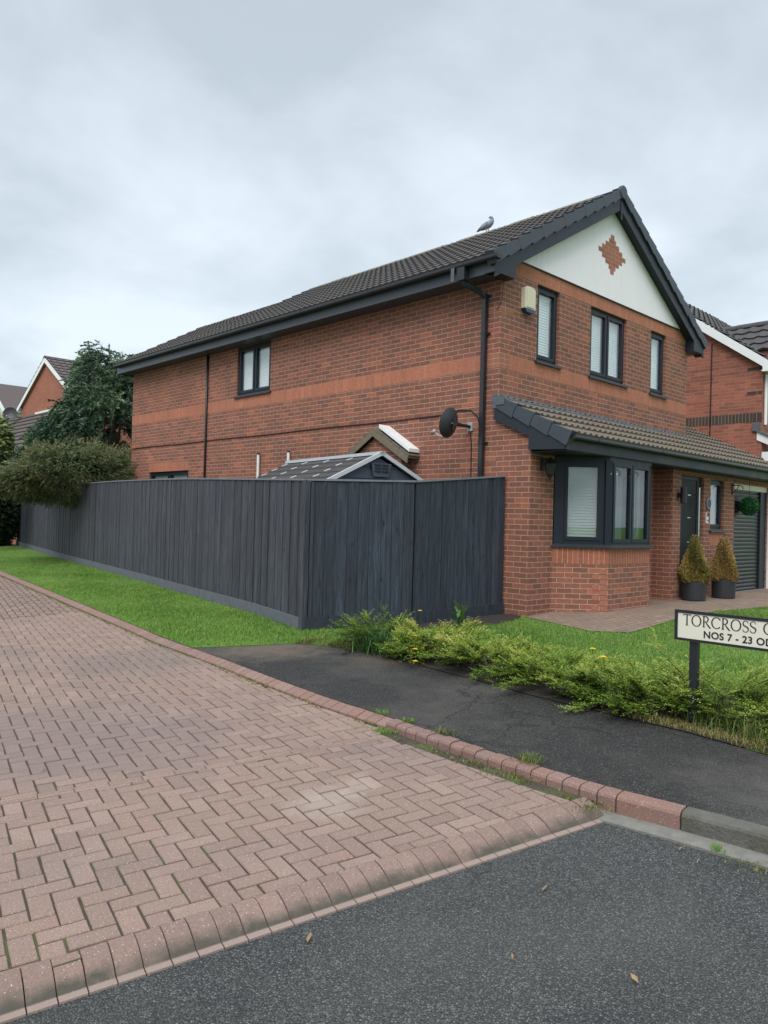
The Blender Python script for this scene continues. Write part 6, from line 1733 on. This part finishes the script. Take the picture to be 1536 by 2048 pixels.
# ------------------------------------------------------------------ trees and bush beyond the fence
def lump(u, seed, k=9, amp=0.3):
    r = np.random.default_rng(seed); c = unit(r.normal(0, 1, (k, 3))); o = np.zeros(len(u))
    for q in c: o += np.exp(-(1 - u @ q) * 9)
    return 1 + amp * (o / 1.6 - 0.5)
def spray_tree(name, label, cat, base, crown_c, rad, nspray, per, llen, lwid, mat, seed, trunk_r=0.12, droop=0.55, shape=1.0, lumps=14, amp=0.35, flat=0.5, group=None, spread=1.0, clump=0):
    r = np.random.default_rng(seed); global rng
    keep = rng; rng = r
    t = thing(name, base, label, cat, group)
    if clump:
        cd_ = rnd_dir(clump); ci = r.integers(0, clump, nspray); u_ = unit(cd_[ci] + r.normal(0, 0.085, (nspray, 3))); cdep = r.normal(0, 0.07, clump)[ci]; ctint = r.normal(0, 0.12, clump)[ci]
    else:
        u_ = rnd_dir(nspray); cdep = 0.0; ctint = 0.0
    f = lump(u_, seed + 1, lumps, amp) + cdep
    zz = u_[:, 2]
    taper = np.where(zz > 0, 1 - shape * 0.45 * zz, 1.0)
    depth = 1 - np.abs(r.normal(0, 0.16, nspray)); depth = np.clip(depth, 0.3, 1.02)
    P = np.array(crown_c) + u_ * np.array(rad) * (f * depth)[:, None] * np.stack([taper, taper, np.ones(nspray)], 1)
    ok = P[:, 2] > base[2] + 0.15
    if name == 'conifer_tree': ok &= (P[:, 0] > 0.1) | (P[:, 2] > 2.45)
    if name == 'dark_hedge_bush': ok &= P[:, 0] < 0.75
    P, u_, depth = P[ok], u_[ok], depth[ok]; nspray = len(P); ctint = ctint[ok] if clump else 0.0
    ax = unit(u_ * np.array([1, 1, 0.6]) + rnd_dir(nspray) * 0.45); ax[:, 2] -= droop * r.uniform(0.3, 1.2, nspray); ax = unit(ax)
    sd_ = unit(np.cross(ax, np.array([0, 0, 1.0])) + rnd_dir(nspray) * flat)
    V4, T4 = [], []
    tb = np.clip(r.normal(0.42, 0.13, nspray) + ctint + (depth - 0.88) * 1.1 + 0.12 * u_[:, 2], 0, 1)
    k = per
    s_ = np.tile(np.linspace(0.0, 1, k), nspray); rep = np.repeat(np.arange(nspray), k)
    L0 = llen * 3.2 * spread * r.uniform(0.6, 1.3, nspray)
    Q = P[rep] + ax[rep] * (s_ * L0[rep])[:, None] - np.array([0, 0, 1.0]) * (0.35 * droop * L0[rep] * s_ ** 2)[:, None]
    sg = np.where(np.arange(len(rep)) % 2 == 0, 1.0, -1.0)[:, None]
    la = ax[rep] * 0.7 + sd_[rep] * sg * (0.85 - 0.45 * s_)[:, None] + r.normal(0, 0.22, (len(rep), 3))
    v_, f_, t_ = leaves(Q, la, rnd_dir(len(rep)) * 0.6 + np.cross(ax, sd_)[rep], llen * r.uniform(0.6, 1.3, len(rep)), lwid * r.uniform(0.7, 1.3, len(rep)), np.clip(tb[rep] + r.normal(0, 0.08, len(rep)) + 0.12 * s_, 0, 1))
    np_mesh('crown', v_, f_, mat, t, t_, org=base)
    m = MB(); c = Vector(crown_c); b = Vector(base); top = Vector((c.x, c.y, c.z + rad[2] * 0.7))
    m.tube([b - Vector((0, 0, 0.2)), b + (c - b) * 0.5, c, top], [trunk_r, trunk_r * 0.8, trunk_r * 0.6, 0.02], 10)
    for k in range(10):
        d = Vector(tuple(u_[r.integers(len(u_))])); st_ = b + (c - b) * r.uniform(0.4, 1.0)
        m.tube([st_, st_ + Vector((d.x * rad[0], d.y * rad[1], abs(d.z) * rad[2] * 0.6 + 0.1)) * 0.45, st_ + Vector((d.x * rad[0], d.y * rad[1], d.z * rad[2] * 0.8)) * 0.8], [trunk_r * 0.4, trunk_r * 0.25, 0.01], 6)
    m.build('trunk', M_BARK, t, smooth=True); rng = keep
    return t
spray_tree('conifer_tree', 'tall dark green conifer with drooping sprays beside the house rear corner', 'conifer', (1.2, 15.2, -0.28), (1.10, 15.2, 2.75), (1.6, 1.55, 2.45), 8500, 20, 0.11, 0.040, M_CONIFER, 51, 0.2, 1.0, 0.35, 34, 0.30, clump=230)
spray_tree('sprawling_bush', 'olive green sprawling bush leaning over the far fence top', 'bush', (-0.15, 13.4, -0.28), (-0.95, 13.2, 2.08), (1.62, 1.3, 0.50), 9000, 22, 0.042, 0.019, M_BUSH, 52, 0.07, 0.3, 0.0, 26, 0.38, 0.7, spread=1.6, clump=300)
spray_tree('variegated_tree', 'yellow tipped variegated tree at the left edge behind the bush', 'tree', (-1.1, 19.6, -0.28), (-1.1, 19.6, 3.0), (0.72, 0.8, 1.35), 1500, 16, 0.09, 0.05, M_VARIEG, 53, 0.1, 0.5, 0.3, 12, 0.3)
spray_tree('dark_hedge_bush', 'dark shaded hedge bush at the far end of the verge below the sprawling bush', 'bush', (-0.3, 22.6, -0.3), (-0.35, 22.6, 1.1), (1.25, 0.9, 1.6), 11000, 18, 0.07, 0.03, M_DARKLEAF, 54, 0.06, 0.2, 0.0, 12, 0.2)

# ------------------------------------------------------------------ houses beyond
def gable_house_x(name, label, xg, yc, hw, ze, za, depth, mats, loc, extra=None):
    """gable wall in the plane x = xg facing -x, ridge running along +x"""
    t = thing(name, loc, label, 'house', 'brick houses beyond')
    MBk, MR, MT = mats
    w = MB()
    w.face([(xg, yc + hw, -0.4), (xg, yc - hw, -0.4), (xg, yc - hw, ze), (xg, yc, za), (xg, yc + hw, ze)])
    w.face([(xg, yc - hw, -0.4), (xg + depth, yc - hw, -0.4), (xg + depth, yc - hw, ze), (xg, yc - hw, ze)])
    w.face([(xg, yc + hw, -0.4), (xg + depth, yc + hw, -0.4), (xg + depth, yc + hw, ze), (xg, yc + hw, ze)][::-1])
    w.face([(xg + depth, yc + hw, -0.4), (xg + depth, yc - hw, -0.4), (xg + depth, yc - hw, ze), (xg + depth, yc, za), (xg + depth, yc + hw, ze)][::-1])
    w.build('wall', MBk, t)
    sl_ = (za - ze) / hw; th = math.atan(sl_); ov = 0.32; run = (hw + ov) / math.cos(th)
    m = MB(); xo = xg - 0.12
    tile_slope(m, (xo, yc - hw - ov, ze - ov * sl_ + 0.10), (1, 0, 0), (0, math.cos(th), math.sin(th)), depth + 0.24, run, per=0.30, amp=0.03, step=0.035, res=6, gauge=0.34)
    tile_slope(m, (xo, yc + hw + ov, ze - ov * sl_ + 0.10), (1, 0, 0), (0, -math.cos(th), math.sin(th)), depth + 0.24, run, per=0.30, amp=0.03, step=0.035, res=6, gauge=0.34, flip=True)
    rf = m.build('roof', MR, t)
    ridge(rf, (xo - 0.02, yc, za + 0.13), (xg + depth, yc, za + 0.13), r=0.12, mat=MR)
    b = MB()
    for sy in (1, -1):
        y0, zz0 = yc + sy * (hw + ov), ze - ov * sl_ + 0.06
        P = [(xo - 0.01, y0, zz0), (xo - 0.01, yc, za + 0.06), (xo - 0.01, yc, za - 0.16), (xo - 0.01, y0, zz0 - 0.22)]
        if sy < 0: P = P[::-1]
        b.prism(P[::-1], (0.03, 0, 0))
        ya_, yb_ = sorted((yc + sy * (hw + ov), yc + sy * (hw + ov - 0.03))); b.box((xo + 0.02, ya_, ze - ov * sl_ - 0.14), (xg + depth, yb_, ze - ov * sl_ + 0.06))
        ya_, yb_ = sorted((yc + sy * (hw + ov - 0.03), yc + sy * hw)); b.box((xo + 0.02, ya_, ze - ov * sl_ - 0.13), (xg + depth, yb_, ze - ov * sl_ - 0.11))
    b.build('bargeboard', MT, t)
    return t
lh = gable_house_x('neighbour_house', 'orange brick gable house with white bargeboards beyond the conifer', 4.0, 28.75, 3.12, 6.28, 8.12, 9, (M_FARBRICK, M_TILEFAR, M_WHITE), (4.0, 28.8, -0.3))
# its lean-to: roof, white box eaves, brick walls
lw = MB()
lx, ly0, ly1, lze, lzt = 2.35, 25.6, 34, 4.05, 5.62
lw.face([(lx, ly1, -0.4), (lx, ly0, -0.4), (lx, ly0, lze), (lx, ly1, lze)]); lw.face([(lx, ly0, -0.4), (4.0, ly0, -0.4), (4.0, ly0, lzt), (lx, ly0, lze)])
lwo = lw.build('lean_to_wall', M_FARBRICK, lh)
m = MB(); dz = (lzt - lze) / (4.0 - lx); th = math.atan(dz)
tile_slope(m, (lx - 0.45, ly0 - 0.15, lze - 0.45 * dz + 0.1), (0, 1, 0), (math.cos(th), 0, math.sin(th)), ly1 - ly0, (4.0 - lx + 0.45) / math.cos(th), per=0.3, amp=0.03, step=0.05, res=6, flip=True)
m.build('lean_to_roof', M_TILEFAR, lwo)
m = MB()
zl = lze - 0.45 * dz
m.prism([(lx - 0.45, ly0 - 0.16, zl + 0.08), (lx - 0.45, ly0 - 0.16, zl - 0.22), (lx + 0.12, ly0 - 0.16, zl - 0.22), (lx + 0.12, ly0 - 0.16, lze - 0.10), (4.0, ly0 - 0.16, lzt - 0.22), (4.0, ly0 - 0.16, lzt + 0.06)], (0, 0.03, 0))
m.box((lx - 0.46, ly0 - 0.12, zl - 0.22), (lx - 0.43, ly1, zl - 0.05)); m.box((lx - 0.43, ly0 - 0.13, zl - 0.21), (lx, ly1, zl - 0.19))
m.box((lx - 0.57, ly0 - 0.05, zl - 0.02), (lx - 0.47, ly1, zl + 0.07)); m.box((3.9, ly0 + 0.5, lzt + 0.02), (3.99, ly0 + 4.2, lzt + 0.14)); m.box((lx + 0.1, ly0 - 0.06, zl - 1.05), (lx + 0.9, ly0 - 0.002, zl - 0.97))
m.build('white_eaves', M_WHITE, lwo)
sat_dish('satellite_dish', (3.9, 31.2, 5.6), (3.3, 31.35, 5.75), (-0.5, -0.75, 0.3), 0.36, 'dark satellite dish on the roof edge of the far orange brick house', (4.0, 31.3, 5.6))
# a further house at the left edge of the picture
fh = thing('distant_house', (8, 56, -0.3), 'distant pale house with white gable boards at the far left edge', 'house', 'brick houses beyond')
w = MB(); xg, yc, hw_, ze_, za_ = 9.0, 53.2, 3.3, 8.2, 10.4
w.face([(xg, yc + hw_, -0.4), (xg, yc - hw_, -0.4), (xg, yc - hw_, ze_), (xg, yc, za_), (xg, yc + hw_, ze_)]); w.face([(xg, yc - hw_, -0.4), (xg + 8, yc - hw_, -0.4), (xg + 8, yc - hw_, ze_), (xg, yc - hw_, ze_)])
w.build('wall', plain('pale_wall', (0.52, 0.50, 0.46), 0.8), fh)
m = MB()
for sy in (1, -1):
    P = [(xg - 0.2, yc, za_ + 0.12), (xg + 8, yc, za_ + 0.12), (xg + 8, yc + sy * (hw_ + 0.3), ze_ - 0.08), (xg - 0.2, yc + sy * (hw_ + 0.3), ze_ - 0.08)]
    m.face(P if sy < 0 else P[::-1])
m.build('roof', M_TILEFAR, fh)
m = MB()
for sy in (1, -1):
    P = [(xg - 0.22, yc, za_ + 0.05), (xg - 0.22, yc, za_ - 0.35), (xg - 0.22, yc + sy * (hw_ + 0.3), ze_ - 0.5), (xg - 0.22, yc + sy * (hw_ + 0.3), ze_ - 0.12)]
    m.prism(P if sy < 0 else P[::-1], (0.05, 0, 0))
m.build('bargeboard', M_WHITE, fh)
# neighbour on the right
NX = 8.55
nh = thing('neighbour_house', (NX, 3, -0.1), 'red brick neighbour house with dark brick band and white bargeboard on the right', 'house', 'brick houses beyond')
w = MB()
nyf, nyb = -0.59, 8.5; nze = 4.87; npit = 0.735; nyr = (nyf + nyb) / 2
wall(w, (NX, nyf), (0, 1), nyb - nyf, -0.4, nze, nrm=(-1, 0)); w.face([(NX, nyf, nze), (NX, nyb, nze), (NX, nyr, nze + (nyr - nyf) * npit)][::-1])
wall(w, (NX, nyf), (1, 0), 8, -0.4, nze, nrm=(0, -1))
w.build('wall', M_NBRICK, nh)
w = MB(); strip(w, (NX, -0.40), (0, 1), (-1, 0), nyb + 0.40, 3.565, 3.765, 0)
for z in (3.565, 3.632, 3.699): strip(w, (NX, nyf), (0, 1), (-1, 0), 0.185, z, z + 0.065, 1)
for z in (4.17, 4.70): strip(w, (NX, nyf), (0, 1), (-1, 0), 0.32, z, z + 0.07, 1)
w.build('brick_band', [M_NDARK, M_NDARKS], nh)
m = MB(); th = math.atan(npit); ov = 0.30
tile_slope(m, (NX - 0.12, nyf - ov, nze - ov * npit + 0.10), (1, 0, 0), (0, math.cos(th), math.sin(th)), 8.0, (nyr - nyf + ov) / math.cos(th), per=0.3, amp=0.03, step=0.035, res=6)
tile_slope(m, (8.9, 3.2, 5.20), (0, -1, 0), (math.cos(0.66), 0, math.sin(0.66)), 4.05, 1.42, per=0.3, amp=0.03, step=0.035, res=6)
tile_slope(m, (11.144, 3.2, 5.20), (0, -1, 0), (-math.cos(0.66), 0, math.sin(0.66)), 4.05, 1.42, per=0.3, amp=0.03, step=0.035, res=6, flip=True)
tile_slope(m, (NX - 0.12, nyb + ov, nze - ov * npit + 0.10), (1, 0, 0), (0, -math.cos(th), math.sin(th)), 8.0, (nyr - nyf + ov) / math.cos(th), per=0.3, amp=0.03, step=0.035, res=6, flip=True)
nrf = m.build('roof', M_TILEN, nh)
m = MB(); m.prism([(8.95, nyf - 0.002, 4.87), (11.1, nyf - 0.002, 4.87), (11.1, nyf - 0.002, 5.19), (10.022, nyf - 0.002, 6.04), (8.95, nyf - 0.002, 5.19)], (0, 0.2, 0)); m.build('gable_wall', M_NBRICK, nh)
for sg in (1, -1):
    m = MB(); e0, e1 = 10.022 - sg * 1.13, 10.022
    P = [(e0, -0.84, 5.22), (e1, -0.84, 6.10), (e1, -0.84, 5.90), (e0, -0.84, 5.02)]
    m.prism(P if sg < 0 else P[::-1], (0, 0.03, 0)); m.build('gable_bargeboard', M_WHITE, nh)
ridge(nrf, (8.9 + 1.42 * math.cos(0.66), -0.85, 5.20 + 1.42 * math.sin(0.66) + 0.05), (8.9 + 1.42 * math.cos(0.66), 3.2, 5.20 + 1.42 * math.sin(0.66) + 0.05), r=0.12, mat=M_TILEN)
m = MB()
P = [(NX - 0.14, nyf - ov, nze - ov * npit + 0.10), (NX - 0.14, nyr, nze + (nyr - nyf) * npit + 0.10), (NX - 0.14, nyr, nze + (nyr - nyf) * npit - 0.14), (NX - 0.14, nyf - 0.04, nze - 0.04 * npit - 0.10), (NX - 0.14, nyf - 0.04, nze - 0.24), (NX - 0.14, nyf - ov, nze - 0.24)]
m.prism(P, (0.03, 0, 0)); m.box((NX - 0.11, nyf - ov, nze - 0.22), (NX + 8, nyf - ov + 0.03, nze - 0.10)); m.box((NX - 0.11, nyf - ov + 0.03, nze - 0.22), (NX + 8, nyf, nze - 0.20))
m.build('bargeboard', M_WHITE, nh)
m = MB(); m.tube([(NX - 0.012, 0.525, 5.42), (NX - 0.012, 0.53, 2.9)], 0.014, 5); m.build('cable', M_BLACK, nh)
m = MB(); m.prism([(NX - 0.03, -0.50, 3.36), (NX - 0.03, -1.3, 2.95), (NX - 0.03, -1.3, 2.78), (NX - 0.03, -0.50, 3.16)], (0.028, 0, 0)); m.build('porch_bargeboard', M_WHITE, nh)
m = MB(); m.box((NX - 0.05, -0.56, 3.36), (NX + 0.6, -0.40, 3.54)); m.prism([(NX - 0.06, -0.48, 3.40), (NX - 0.06, -1.35, 2.96), (NX - 0.06, -1.35, 2.91), (NX - 0.06, -0.48, 3.35)], (0.5, 0, 0)); m.build('lead_flashing', M_LEAD, nh)
m = MB(); m.box((NX + 0.02, -1.28, 2.7), (NX + 0.5, nyf - 0.002, 2.9)); m.build('canopy', M_WHITE, nh)
m = MB(); m.tube([(NX + 0.1, nyf - 0.04, 4.6), (NX + 0.1, nyf - 0.04, 3.5)], 0.035, 8); m.build('downpipe', M_WHITEPIPE, nh)
